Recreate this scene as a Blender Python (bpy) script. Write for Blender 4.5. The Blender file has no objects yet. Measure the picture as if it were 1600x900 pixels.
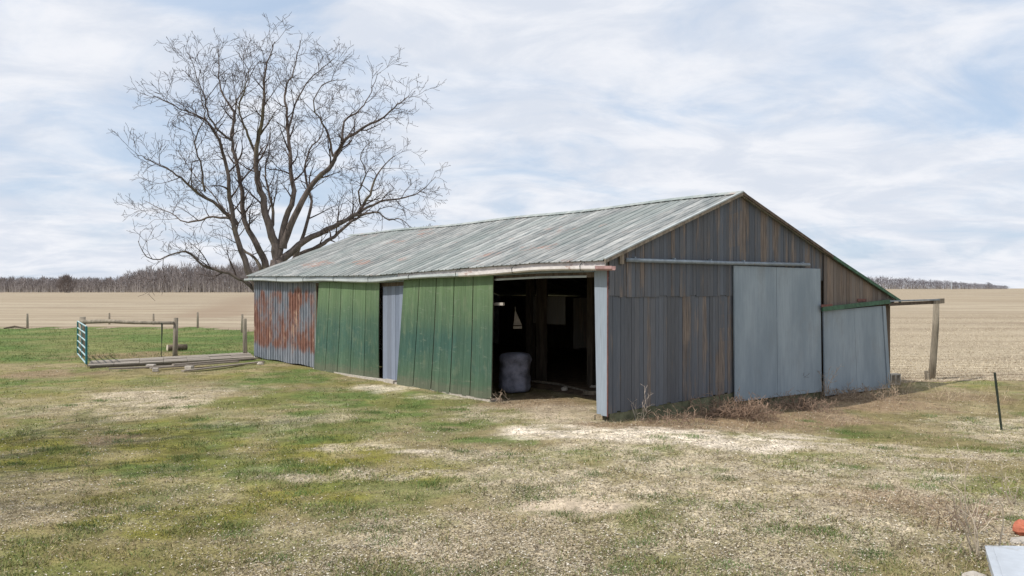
import bpy, math, random
import numpy as np
from mathutils import Vector, Matrix, noise as mnoise
random.seed(7); R = math.radians
F = 1250.0; H = 2.8; HY = 450.0           # focal length in photo pixels, camera height, horizon row
C = bpy.context.scene.collection
# ---------------------------------------------------------------- camera
cd = bpy.data.cameras.new('camera'); cam = bpy.data.objects.new('camera', cd); C.objects.link(cam)
cam.location = (0, 0, H); cam.rotation_euler = (R(90), 0, 0)
cd.sensor_width = 36; cd.lens = 36 * F / 1600; cd.clip_start = .1; cd.clip_end = 9000
bpy.context.scene.camera = cam
# ---------------------------------------------------------------- sky and sun
SUN_EL = R(51); sv = Vector((-.90, -.42, 0)).normalized()
sdir = Vector((sv.x * math.cos(SUN_EL), sv.y * math.cos(SUN_EL), math.sin(SUN_EL)))
W = bpy.data.worlds.new('World'); bpy.context.scene.world = W; W.use_nodes = True
def nd(nt, typ, ins=None, **kw):
    n = nt.nodes.new(typ)
    for k, v in kw.items(): setattr(n, k, v)
    for k, v in (ins or {}).items():
        s = n.inputs[k]
        if isinstance(v, bpy.types.NodeSocket): nt.links.new(v, s)
        else: s.default_value = v
    return n
def mth(nt, op, a, b=0.0, clamp=False):
    return nd(nt, 'ShaderNodeMath', {0: a, 1: b}, operation=op, use_clamp=clamp).outputs[0]
def mix(nt, f, a, b, blend='MIX'):
    n = nt.nodes.new('ShaderNodeMix'); n.data_type = 'RGBA'; n.blend_type = blend
    for s, v in ((n.inputs[0], f), (n.inputs[6], a), (n.inputs[7], b)):
        if isinstance(v, bpy.types.NodeSocket): nt.links.new(v, s)
        else: s.default_value = (*v, 1) if isinstance(v, tuple) and len(v) == 3 else v
    return n.outputs[2]
def ramp(nt, f, lo, hi):
    n = nd(nt, 'ShaderNodeMapRange', {0: f, 1: lo, 2: hi, 3: 0.0, 4: 1.0}); n.interpolation_type = 'SMOOTHSTEP'
    return n.outputs[0]
nt = W.node_tree; nt.nodes.clear()
sky = nd(nt, 'ShaderNodeTexSky', sky_type='NISHITA', sun_disc=False, sun_elevation=SUN_EL,
         sun_rotation=math.atan2(sv.x, sv.y), air_density=1.0, dust_density=1.6, ozone_density=1.5, altitude=200)
tc = nd(nt, 'ShaderNodeTexCoord').outputs['Generated']
sp = nd(nt, 'ShaderNodeSeparateXYZ', {0: tc})
zz_ = mth(nt, 'ADD', mth(nt, 'MAXIMUM', sp.outputs[2], 0.0), .20)
u_ = mth(nt, 'DIVIDE', sp.outputs[0], zz_); v_ = mth(nt, 'DIVIDE', sp.outputs[1], zz_)
cv = nd(nt, 'ShaderNodeCombineXYZ', {0: u_, 1: v_, 2: 0.0}).outputs[0]
mp = nd(nt, 'ShaderNodeMapping', {0: cv, 1: (3.3, 1.7, 0), 2: (0, 0, R(-14)), 3: (.85, 1.0, 1)}).outputs[0]
n1 = nd(nt, 'ShaderNodeTexNoise', {'Vector': mp, 'Scale': 1.9, 'Detail': 10.0, 'Roughness': .58, 'Distortion': .9}).outputs[0]
n2 = nd(nt, 'ShaderNodeTexNoise', {'Vector': mp, 'Scale': .75, 'Detail': 5.0, 'Roughness': .5}).outputs[0]
n3 = nd(nt, 'ShaderNodeTexNoise', {'Vector': mp, 'Scale': 3.4, 'Detail': 8.0, 'Roughness': .6, 'Distortion': .4}).outputs[0]
# the clear blue opening high up on the left: less cloud there
dx = mth(nt, 'SUBTRACT', sp.outputs[0], -.36); dz = mth(nt, 'SUBTRACT', sp.outputs[2], .37)
rr = mth(nt, 'ADD', mth(nt, 'MULTIPLY', mth(nt, 'POWER', mth(nt, 'ABSOLUTE', dx), 2.0), 22.0), mth(nt, 'MULTIPLY', mth(nt, 'POWER', mth(nt, 'ABSOLUTE', dz), 2.0), 170.0))
hole = mth(nt, 'MULTIPLY', mth(nt, 'SUBTRACT', 1.0, ramp(nt, rr, 0.0, 1.0)), .34)
cov = mth(nt, 'ADD', mth(nt, 'MULTIPLY', n1, .6), mth(nt, 'MULTIPLY', n2, .55))
cov = mth(nt, 'SUBTRACT', cov, hole)
cov = ramp(nt, cov, .40, .62)
cov = mth(nt, 'ADD', mth(nt, 'MULTIPLY', cov, .66), .33)
shade = mix(nt, ramp(nt, n3, .35, .66), (6.7, 7.15, 8.0), (8.3, 8.45, 8.9))
skyc = mix(nt, .62, sky.outputs[0], (4.3, 6.2, 8.8))
allc = mix(nt, cov, skyc, shade)
bg = nd(nt, 'ShaderNodeBackground', {0: allc, 1: .1})
nt.links.new(bg.outputs[0], nd(nt, 'ShaderNodeOutputWorld').inputs[0])
ld = bpy.data.lights.new('sun', 'SUN'); ld.energy = 3.3; ld.angle = R(.6); ld.color = (1, .95, .87)
sun = bpy.data.objects.new('sun', ld); C.objects.link(sun); sun.rotation_euler = sdir.to_track_quat('Z', 'Y').to_euler()
vs = bpy.context.scene.view_settings
vs.view_transform = 'Standard'; vs.look = 'None'; vs.exposure = .12; vs.gamma = 1; vs.use_curve_mapping = False
# ---------------------------------------------------------------- numpy noise
def _h(i, j, s):
    n = (i * 374761393 + j * 668265263 + s * 974711) & 0x7fffffff
    n = ((n ^ (n >> 13)) * 1274126177) & 0x7fffffff
    return ((n ^ (n >> 16)) & 0xffff) / 65535.0
def vn(x, y, s=0):
    x = np.asarray(x, float); y = np.asarray(y, float)
    i = np.floor(x).astype(np.int64); j = np.floor(y).astype(np.int64); fx = x - i; fy = y - j
    fx = fx * fx * (3 - 2 * fx); fy = fy * fy * (3 - 2 * fy)
    return (_h(i, j, s) * (1 - fx) + _h(i + 1, j, s) * fx) * (1 - fy) + (_h(i, j + 1, s) * (1 - fx) + _h(i + 1, j + 1, s) * fx) * fy
def fbm(x, y, s=0, o=4, g=.5):
    t = 0; a = 1; w = 0
    for k in range(o): t = t + a * vn(x * 2 ** k + 17 * k, y * 2 ** k - 9 * k, s + k); w += a; a *= g
    return t / w
def ss(x, a, b): t = np.clip((np.asarray(x, float) - a) / (b - a), 0, 1); return t * t * (3 - 2 * t)
def ghz(x, y):                              # ground height
    x = np.asarray(x, float); y = np.asarray(y, float)
    z = -.25 * ss(x, 1, 9) * ss(y, 11, 17)
    z = z + 1.75 * ss(y, 150, 820) * ss(x, 30, 200) * (1 - ss(y, 1100, 1500))
    inb = ss(y, 5, 9) * (1 - ss(y, 60, 120))
    return z + inb * ((fbm(x / 2.5, y / 2.5, 3, 3) - .5) * .10 + (fbm(x * 2.3, y * 2.3, 9, 2) - .5) * .03)
def G(px, py, z=0.0):                        # photo pixel of a ground point -> world
    Y = (H - z) * F / (py - HY); return (px - 800) / F * Y, Y
def field_edge(x):
    x = np.asarray(x, float)
    e = np.where(x > 11, 26.0, 26.0 + (11 - x) * 2.6); e = np.minimum(e, 56.5)
    e = np.where(x < -14, np.minimum(56.5, 50 + (-14 - x) * .7), e)
    return e + (fbm(x / 1.7, x * 0 + 4, 21, 3) - .5) * (1.4 + 2 * (x < 0))
# ---------------------------------------------------------------- ground cover masks
def blob(x, y, px, py, rx, ry, jag=.9, z=0.0):
    cx, cy = G(px, py, z); wx = rx / F * cy; wy = cy * cy / (H * F) * ry
    d = np.sqrt(((x - cx) / wx) ** 2 + ((y - cy) / wy) ** 2) + (fbm(x / (wx * .3 + .3), y / (wy * .35 + .3), int(px) + int(py), 4, .6) - .5) * 2 * jag
    return 1 - ss(d, .55, 1.15)
def cover(x, y):
    """returns green, olive, dry, gravel, white, sand, twig (0..1)"""
    x = np.asarray(x, float); y = np.asarray(y, float)
    n = fbm(x / 1.6, y / 1.6, 31, 5, .58); m = fbm(x / 4.5, y / 4.5, 41, 3); q = fbm(x * 1.3, y * 1.3, 51, 4, .6)
    left = 1 - ss(x + .35 * y, -3, 3)
    green = ss(n * .6 + q * .4, .47, .60) * .42
    for a in ((560, 640, 230, 42), (430, 592, 90, 22), (500, 668, 200, 22), (640, 625, 110, 18), (330, 735, 170, 14), (850, 715, 120, 8), (1060, 735, 120, 10), (1120, 790, 110, 12), (1010, 702, 140, 13), (1235, 722, 70, 12), (1560, 650, 110, 12), (700, 655, 130, 14), (1340, 660, 120, 9), (1250, 835, 120, 16), (20, 600, 120, 14), (760, 690, 90, 9)):
        green = np.maximum(green, blob(x, y, *a) * (.35 + .55 * ss(q, .38, .6)))
    olive = .15 + ss(m * .6 + n * .4, .42, .58) * .35
    for a in ((90, 700, 330, 60), (420, 720, 260, 60), (300, 800, 200, 40)): olive = np.maximum(olive, blob(x, y, *a))
    gravel = ss(fbm(x / 2.6, y / 2.6, 61, 5, .6), .46, .62) * ss(y, 26, 16) if False else ss(fbm(x / 2.6, y / 2.6, 61, 5, .6), .46, .60) * (1 - ss(y, 17, 27)) * .8 * (.4 + .6 * ss(x + .25 * y, -2, 4))
    for a in ((240, 628, 150, 26), (1250, 770, 290, 60), (950, 760, 260, 34), (700, 860, 420, 60), (1480, 700, 150, 10), (720, 710, 110, 9), (1200, 800, 260, 60), (560, 700, 90, 8), (470, 745, 60, 8), (640, 740, 120, 10), (1300, 690, 200, 14)):
        gravel = np.maximum(gravel, blob(x, y, *a) * .85)
    gravel = gravel * (1 - .9 * blob(x, y, 90, 712, 330, 62))
    white = np.maximum(blob(x, y, 1010, 680, 225, 12, .9), blob(x, y, 1150, 689, 130, 12, 1.0))
    for a in ((590, 606, 55, 6), (880, 668, 60, 5), (700, 618, 70, 4), (1245, 672, 70, 6), (640, 707, 60, 4), (1470, 742, 40, 6)): white = np.maximum(white, blob(x, y, *a) * .7)
    sand = np.maximum(blob(x, y, 890, 792, 140, 17, .6) * .9, blob(x, y, 870, 645, 80, 16, .7) * .6)
    twig = np.maximum(np.maximum(blob(x, y, 1150, 645, 220, 24, .6, -.1), blob(x, y, 1020, 663, 110, 9, .6)), blob(x, y, 1440, 790, 120, 40, .7) * .7)
    twig = np.maximum(twig, blob(x, y, 1330, 625, 120, 16, .6, -.2)); twig = np.maximum(twig, blob(x, y, 1440, 615, 150, 12, .6, -.2) * .7)
    twig = np.maximum(twig, np.maximum(blob(x, y, 170, 688, 45, 8), blob(x, y, 60, 585, 80, 6)) * .7)
    twig = np.maximum(twig, blob(x, y, 850, 628, 90, 12, .6) * .8)
    green = green * (1 - .85 * twig); olive = olive * (1 - .8 * twig)
    lawn = ss(y, 29, 31.5) * (1 - ss(x, -9, -7))
    green = np.maximum(green, lawn); gravel = gravel * (1 - lawn)
    dry = ss(fbm(x * .9, y * .9, 71, 4, .6), .45, .62)
    return green, olive, dry, gravel, white, sand, twig, lawn
def lerp(a, b, t): return a + (np.asarray(b) - a) * t[:, None]
def cover_col(x, y, c):
    green, olive, dry, gravel, white, sand, twig, lawn = c
    v = fbm(x * 5, y * 5, 81, 3, .7)[:, None]
    col = np.tile(np.array([.205, .180, .100]), (len(x), 1))
    col = lerp(col, (.190, .185, .045), olive)
    col = lerp(col, (.300, .255, .170), dry * .55)
    col = lerp(col, (.105, .160, .048), green * (1 - .55 * gravel))
    gn_ = ss(fbm(x * 2.6, y * 2.6, 141, 5, .75), .36, .60); col = lerp(col, (.47, .42, .33), gravel * (.25 + .7 * gn_))
    col = lerp(col, (.240, .175, .120), twig * .75)
    col = lerp(col, (.460, .400, .320), sand)
    wn = ss(fbm(x * 2.3, y * 3.3, 131, 5, .75), .36, .60); white = white * (.35 + .65 * wn); col = lerp(col, (.66, .61, .53), white)
    lw = ss(fbm(x / 3, y / 1.5, 91, 4), .40, .66)
    col = lerp(col, (.100, .155, .048), lawn * .95); col = lerp(col, (.190, .195, .085), lawn * lw * .75)
    brown = blob(x, y, 190, 556, 130, 8, .5); col = lerp(col, (.23, .19, .11), brown * lawn)
    v2 = fbm(x * 1.1, y * 1.1, 151, 4, .6)[:, None]
    return np.clip(col * np.array([1.10, 1.04, .98]) * (.58 + .84 * v) * (.78 + .44 * v2), 0, 1)
# ---------------------------------------------------------------- materials
def mat(name, rough=.85, spec=.2):
    m = bpy.data.materials.new(name); m.use_nodes = True; t = m.node_tree
    b = t.nodes['Principled BSDF']; b.inputs['Roughness'].default_value = rough; b.inputs['Specular IOR Level'].default_value = spec
    return m, t, b
def bump(t, b, h, s=.3, d=.02):
    t.links.new(nd(t, 'ShaderNodeBump', {'Height': h, 'Strength': s, 'Distance': d}).outputs[0], b.inputs['Normal'])
def tex(t, scale, detail=5., rough=.6, stretch=(1, 1, 1), obj=True, dist=0., loc=(0, 0, 0)):
    c = nd(t, 'ShaderNodeTexCoord').outputs['Object']
    c = nd(t, 'ShaderNodeMapping', {0: c, 1: loc, 3: stretch}).outputs[0]
    return nd(t, 'ShaderNodeTexNoise', {'Vector': c, 'Scale': scale, 'Detail': detail, 'Roughness': rough, 'Distortion': dist}).outputs[0]
def attr(t, name='col'): return nd(t, 'ShaderNodeAttribute', attribute_name=name)
def m_simple(name, col, rough=.8, var=.35, scale=6., stretch=(1, 1, 1), spec=.2, metal=0., bs=.3, dirt=None, dirt_amt=(.55, .7)):
    m, t, b = mat(name, rough, spec); b.inputs['Metallic'].default_value = metal
    n = tex(t, scale, 6., .65, stretch)
    c = mix(t, ramp(t, n, .3, .7), tuple(k * (1 - var) for k in col), tuple(min(1, k * (1 + var)) for k in col))
    if dirt: c = mix(t, ramp(t, tex(t, scale * .4, 8., .7, stretch, loc=(3, 5, 1)), *dirt_amt), c, dirt)
    t.links.new(c, b.inputs['Base Color']); bump(t, b, n, bs, .01); return m
def m_ground():
    m, t, b = mat('ground_cover', .95, .1); a = attr(t).outputs[0]; k = attr(t, 'mask').outputs[0]
    ks = nd(t, 'ShaderNodeSeparateColor', {0: k}); gr = ks.outputs[0]; gn = ks.outputs[1]
    geo = nd(t, 'ShaderNodeTexCoord').outputs['Object']
    v = nd(t, 'ShaderNodeTexVoronoi', {'Vector': geo, 'Scale': 26.0, 'Randomness': 1.0}); v2 = nd(t, 'ShaderNodeTexVoronoi', {'Vector': geo, 'Scale': 11.0})
    stone = nd(t, 'ShaderNodeSeparateColor', {0: v.outputs['Color']}).outputs[0]
    s2 = nd(t, 'ShaderNodeSeparateColor', {0: v2.outputs['Color']}).outputs[1]
    sm = mth(t, 'ADD', mth(t, 'MULTIPLY', stone, .9), .55)
    cs = nd(t, 'ShaderNodeCombineColor', {0: sm, 1: sm, 2: sm}).outputs[0]
    c1 = mix(t, mth(t, 'ADD', mth(t, 'MULTIPLY', gr, .7), .2), a, mix(t, 1.0, a, cs, 'MULTIPLY'))
    f = tex(t, 9., 8., .75); fm = mth(t, 'ADD', mth(t, 'MULTIPLY', f, 1.5), .25)
    c2 = mix(t, .85, c1, mix(t, 1.0, c1, nd(t, 'ShaderNodeCombineColor', {0: fm, 1: fm, 2: fm}).outputs[0], 'MULTIPLY'))
    t.links.new(c2, b.inputs['Base Color'])
    hgt = mth(t, 'ADD', mth(t, 'MULTIPLY', v.outputs['Distance'], -.8), mth(t, 'MULTIPLY', f, 1.3))
    bump(t, b, hgt, .6, .03); return m
def m_field():
    m, t, b = mat('stubble_field', .95, .1)
    c = nd(t, 'ShaderNodeTexCoord').outputs['Object']
    r = nd(t, 'ShaderNodeMapping', {0: c, 2: (0, 0, R(2))}).outputs[0]
    w = nd(t, 'ShaderNodeTexWave', {'Vector': r, 'Scale': 1 / .76 / math.tau * 2 * math.pi / 2, 'Distortion': 1.2, 'Detail': 3.0, 'Detail Scale': 2.0}, bands_direction='Y').outputs[1]
    st = nd(t, 'ShaderNodeMapping', {0: r, 3: (.02, .16, 1)}).outputs[0]
    sw = nd(t, 'ShaderNodeTexNoise', {'Vector': st, 'Scale': 1.3, 'Detail': 7.0, 'Roughness': .7, 'Distortion': .4}).outputs[0]
    st2 = nd(t, 'ShaderNodeMapping', {0: r, 3: (.25, 1.2, 1)}).outputs[0]
    fn = nd(t, 'ShaderNodeTexNoise', {'Vector': st2, 'Scale': 2.0, 'Detail': 9.0, 'Roughness': .75}).outputs[0]
    big = nd(t, 'ShaderNodeTexNoise', {'Vector': c, 'Scale': .012, 'Detail': 4.0}).outputs[0]
    col = mix(t, ramp(t, sw, .36, .64), (.255, .200, .140), (.50, .425, .305))
    col = mix(t, mth(t, 'MULTIPLY', ramp(t, fn, .42, .66), .6), col, (.56, .485, .365))
    col = mix(t, mth(t, 'MULTIPLY', w, .6), col, (.20, .155, .115))
    col = mix(t, mth(t, 'MULTIPLY', ramp(t, big, .40, .60), .5), col, (.33, .265, .185))
    col = mix(t, mth(t, 'MULTIPLY', attr(t, 'mask').outputs[0], .8), col, (.27, .20, .14))
    t.links.new(col, b.inputs['Base Color']); bump(t, b, fn, .5, .05); return m
def m_attr(name, rough=.9, var=.25, scale=20., stretch=(1, 1, 1), spec=.15, bs=.2):
    m, t, b = mat(name, rough, spec); a = attr(t).outputs[0]; n = tex(t, scale, 6., .7, stretch)
    f = mth(t, 'ADD', mth(t, 'MULTIPLY', n, var * 4), 1 - var * 2)
    t.links.new(mix(t, 1.0, a, nd(t, 'ShaderNodeCombineColor', {0: f, 1: f, 2: f}).outputs[0], 'MULTIPLY'), b.inputs['Base Color'])
    if bs: bump(t, b, n, bs, .01)
    return m
def m_boards(name, wood=(.20, .152, .115), paint2=None):
    """painted boards: attribute col = paint, attribute wear.r = how far the paint has gone"""
    m, t, b = mat(name, .8, .2); a = attr(t).outputs[0]; w = nd(t, 'ShaderNodeSeparateColor', {0: attr(t, 'wear').outputs[0]}).outputs[0]
    g = tex(t, 9., 7., .7, (1, 1, .07)); g2 = tex(t, 3., 6., .65, (1, 1, .22), loc=(5, 2, 7)); g3 = tex(t, 40., 4., .6, (1, 1, .05))
    f = mth(t, 'ADD', mth(t, 'MULTIPLY', g, .5), mth(t, 'MULTIPLY', g2, .5))
    f = mth(t, 'ADD', f, mth(t, 'MULTIPLY', w, .34)); wm = ramp(t, f, .60, .74)
    k = mth(t, 'ADD', mth(t, 'MULTIPLY', g3, .7), .65); kc = nd(t, 'ShaderNodeCombineColor', {0: k, 1: k, 2: k}).outputs[0]
    wd = mix(t, ramp(t, g3, .3, .7), tuple(q * .55 for q in wood), tuple(q * 1.5 for q in wood))
    c = mix(t, mth(t, 'MULTIPLY', wm, .68), mix(t, 1., a, kc, 'MULTIPLY'), wd)
    t.links.new(c, b.inputs['Base Color']); bump(t, b, mth(t, 'ADD', g3, g), .35, .008); return m
def m_green():
    m, t, b = mat('green_paint', .62, .25); a = attr(t).outputs[0]
    g3 = tex(t, 38., 4., .6, (1, 1, .05)); g = tex(t, 1.0, 7., .6, (1, .7, 1.1), loc=(2, 8, 3)); g4 = tex(t, 2.6, 7., .7, (1, 1, .5), loc=(9, 1, 3))
    z = nd(t, 'ShaderNodeSeparateXYZ', {0: nd(t, 'ShaderNodeTexCoord').outputs['Object']}).outputs[2]
    top = ramp(t, mth(t, 'ADD', z, mth(t, 'MULTIPLY', g, 1.2)), 2.0, 3.6)
    mid = mth(t, 'MULTIPLY', mth(t, 'MULTIPLY', ramp(t, mth(t, 'ADD', z, mth(t, 'MULTIPLY', g4, 1.)), .8, 1.5), mth(t, 'SUBTRACT', 1., ramp(t, mth(t, 'ADD', z, mth(t, 'MULTIPLY', g4, 1.)), 1.9, 2.7))), mth(t, 'ADD', .45, mth(t, 'MULTIPLY', ramp(t, g, .45, .58), .5)))
    c = mix(t, mid, (.075, .132, .084), (.046, .108, .088))
    c = mix(t, mth(t, 'MULTIPLY', top, .75), c, (.150, .225, .105))
    g5 = tex(t, 5., 7., .75, (1, .5, 2.2), loc=(3, 3, 3)); c = mix(t, mth(t, 'MULTIPLY', ramp(t, g4, .50, .72), .5), c, (.20, .235, .15))
    c = mix(t, mth(t, 'MULTIPLY', ramp(t, g5, .56, .72), .5), c, (.25, .29, .22))
    g6 = tex(t, 16., 6., .7, (1, 1, .09), loc=(6, 6, 2)); c = mix(t, mth(t, 'MULTIPLY', ramp(t, g6, .56, .70), .35), c, (.27, .31, .25))
    c = mix(t, mth(t, 'MULTIPLY', ramp(t, mth(t, 'ADD', z, mth(t, 'MULTIPLY', g5, -.7)), .1, -.25), .5), c, (.17, .15, .11))
    k = mth(t, 'ADD', mth(t, 'MULTIPLY', g3, .7), .65); kc = nd(t, 'ShaderNodeCombineColor', {0: k, 1: k, 2: k}).outputs[0]
    c = mix(t, 1., mix(t, 1., c, kc, 'MULTIPLY'), a, 'MULTIPLY')
    t.links.new(c, b.inputs['Base Color']); bump(t, b, g3, .3, .008); return m
def m_rusty():
    m, t, b = mat('rusty_steel', .6, .3)
    n = tex(t, 1.0, 8., .62, (1, 1.25, .75), loc=(4.3, 5.2, 7.9)); n2 = tex(t, 5., 7., .75, (1, 1, .12)); n3 = tex(t, 11., 7., .75, (1, 1, .3))
    z = nd(t, 'ShaderNodeSeparateXYZ', {0: nd(t, 'ShaderNodeTexCoord').outputs['Object']}).outputs[2]
    band = mth(t, 'MULTIPLY', ramp(t, z, .25, .8), mth(t, 'SUBTRACT', 1., ramp(t, z, 2.5, 2.95)))
    f = mth(t, 'ADD', mth(t, 'MULTIPLY', n, .66), mth(t, 'MULTIPLY', n2, .34)); f = mth(t, 'ADD', f, mth(t, 'MULTIPLY', mth(t, 'SUBTRACT', band, 1.), .16))
    r = ramp(t, f, .415, .545)
    base = mix(t, ramp(t, n2, .35, .65), (.13, .15, .18), (.30, .32, .36))
    rust = mix(t, ramp(t, n3, .35, .65), (.15, .060, .042), (.29, .145, .10))
    c = mix(t, mth(t, 'MULTIPLY', r, .95), base, rust)
    c = mix(t, mth(t, 'MULTIPLY', mth(t, 'MULTIPLY', r, ramp(t, tex(t, 2.2, 6., .7, (1, 1, .4), loc=(1, 7, 2)), .55, .66)), .85), c, (.52, .38, .29))
    t.links.new(c, b.inputs['Base Color']); bump(t, b, n3, .2, .005); return m
def m_roof():
    m, t, b = mat('roof_steel', .55, .35); a = attr(t).outputs[0]
    n = tex(t, .8, 8., .65, (1.5, .45, 1), loc=(3, 1, 0)); n2 = tex(t, 5., 6., .7, (.12, 1, 1)); n3 = tex(t, .55, 6., .6, (.55, 1., 1), loc=(8, 2, 0))
    c = mix(t, 1., a, mix(t, ramp(t, n2, .3, .7), (.56, .60, .61), (1.28, 1.24, 1.2)), 'MULTIPLY')
    c = mix(t, mth(t, 'MULTIPLY', ramp(t, n3, .46, .62), .42), c, (.20, .245, .23))
    c = mix(t, mth(t, 'MULTIPLY', mth(t, 'MULTIPLY', ramp(t, n, .57, .66), ramp(t, n2, .42, .56)), .75), c, (.36, .215, .17))
    t.links.new(c, b.inputs['Base Color']); bump(t, b, n2, .15, .004); return m
def m_bark():
    m, t, b = mat('bark', .95, .1)
    n = tex(t, 3.5, 6., .7, (1, 1, .3)); n2 = tex(t, .5, 5., .6, loc=(4, 4, 2))
    c = mix(t, ramp(t, n, .35, .65), (.085, .070, .064), (.19, .155, .138))
    c = mix(t, mth(t, 'MULTIPLY', ramp(t, n2, .55, .7), .5), c, (.17, .15, .075))
    c = mix(t, 1., c, attr(t).outputs[0], 'MULTIPLY'); t.links.new(c, b.inputs['Base Color']); bump(t, b, n, .6, .04); return m
M = {}
M['ground'] = m_ground(); M['field'] = m_field(); M['blade'] = m_attr('grass_blades', .9, .0, 1., bs=0)
M['gable'] = m_boards('blue_grey_boards'); M['pale'] = m_boards('pale_blue_boards', (.22, .2, .18)); M['brown'] = m_boards('bare_boards', (.20, .15, .115))
M['green'] = m_green(); M['rust'] = m_rusty(); M['roof'] = m_roof(); M['bark'] = m_bark()
def m_ply():
    m, t, b = mat('painted_plywood', .7, .25)
    n = tex(t, 1.3, 6., .6, (1, 1, .35)); n2 = tex(t, 22., 5., .65, (1, 1, .06)); n3 = tex(t, .8, 7., .7, (1, 1, .5), loc=(7, 3, 1))
    c = mix(t, ramp(t, n, .3, .7), (.210, .260, .305), (.300, .355, .400))
    c = mix(t, mth(t, 'MULTIPLY', ramp(t, n2, .4, .75), .35), c, (.17, .205, .24))
    c = mix(t, mth(t, 'MULTIPLY', ramp(t, n3, .54, .72), .5), c, (.20, .215, .22))
    t.links.new(c, b.inputs['Base Color']); bump(t, b, n2, .2, .005); return m
M['ply'] = m_ply()
M['oldwood'] = m_simple('weathered_wood', (.23, .195, .155), .9, .4, 7., (1, 1, .15))
M['inner'] = m_simple('shade_dark_inner_wood', (.08, .066, .052), .95, .4, 8., (1, 1, .15))  # clean wood darkened in colour to carry the gloom of the barn interior
M['plank'] = m_attr('loose_planks', .9, .2, 12.)
M['darkwood'] = m_simple('dark_old_wood', (.11, .085, .065), .9, .4, 8., (1, 1, .15))
M['white'] = m_simple('peeling_white', (.62, .58, .56), .55, .15, 4., (.3, 1, 1), dirt=(.36, .24, .21), dirt_amt=(.58, .70))
M['gutter'] = m_simple('painted_gutter', (.40, .43, .43), .5, .2, 2., (1, .4, 1), dirt=(.20, .19, .18), dirt_amt=(.55, .7))
M['gutter_red'] = m_simple('red_gutter', (.33, .21, .20), .55, .25, 5.)
M['redwood'] = m_simple('dull_red_trim', (.16, .075, .065), .8, .3, 6.)
M['trimgreen'] = m_simple('green_trim', (.055, .12, .075), .6, .3, 6.)
M['track'] = m_simple('steel_track', (.22, .26, .30), .45, .2, 6., dirt=(.2, .12, .08), dirt_amt=(.6, .75))
M['concrete'] = m_simple('stained_concrete', (.13, .135, .085), .95, .4, 4.)
M['block'] = m_simple('pale_concrete', (.45, .41, .36), .95, .2, 9.)
M['gate'] = m_simple('teal_gate_paint', (.035, .16, .17), .4, .2, 6.)
M['gatel'] = m_simple('worn_gate_rail', (.36, .50, .52), .4, .2, 8.)
M['post'] = m_simple('weathered_post', (.27, .235, .185), .92, .35, 9., (1, 1, .12))
M['dark'] = m_simple('dark_metal', (.035, .045, .035), .6, .3, 12.)
M['bale'] = m_simple('wrapped_bale', (.23, .24, .31), .8, .45, 3.2, bs=1.)
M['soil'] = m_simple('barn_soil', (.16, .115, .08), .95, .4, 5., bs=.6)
M['enamel'] = m_simple('white_enamel', (.44, .475, .52), .4, .08, 5., spec=.4, dirt=(.26, .24, .20), dirt_amt=(.54, .72))
M['orange'] = m_simple('faded_orange', (.46, .15, .09), .7, .25, 12.)
M['twig'] = m_attr('dry_twigs', .95, .1, 10., bs=0)
M['wood_far'] = m_attr('far_twigs', 1., .0, 1., bs=0)
M['bark_log'] = m_simple('log_bark', (.16, .125, .095), .95, .4, 9.)
M['logend'] = m_simple('sawn_log_end', (.55, .48, .38), .9, .15, 9.)
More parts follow.
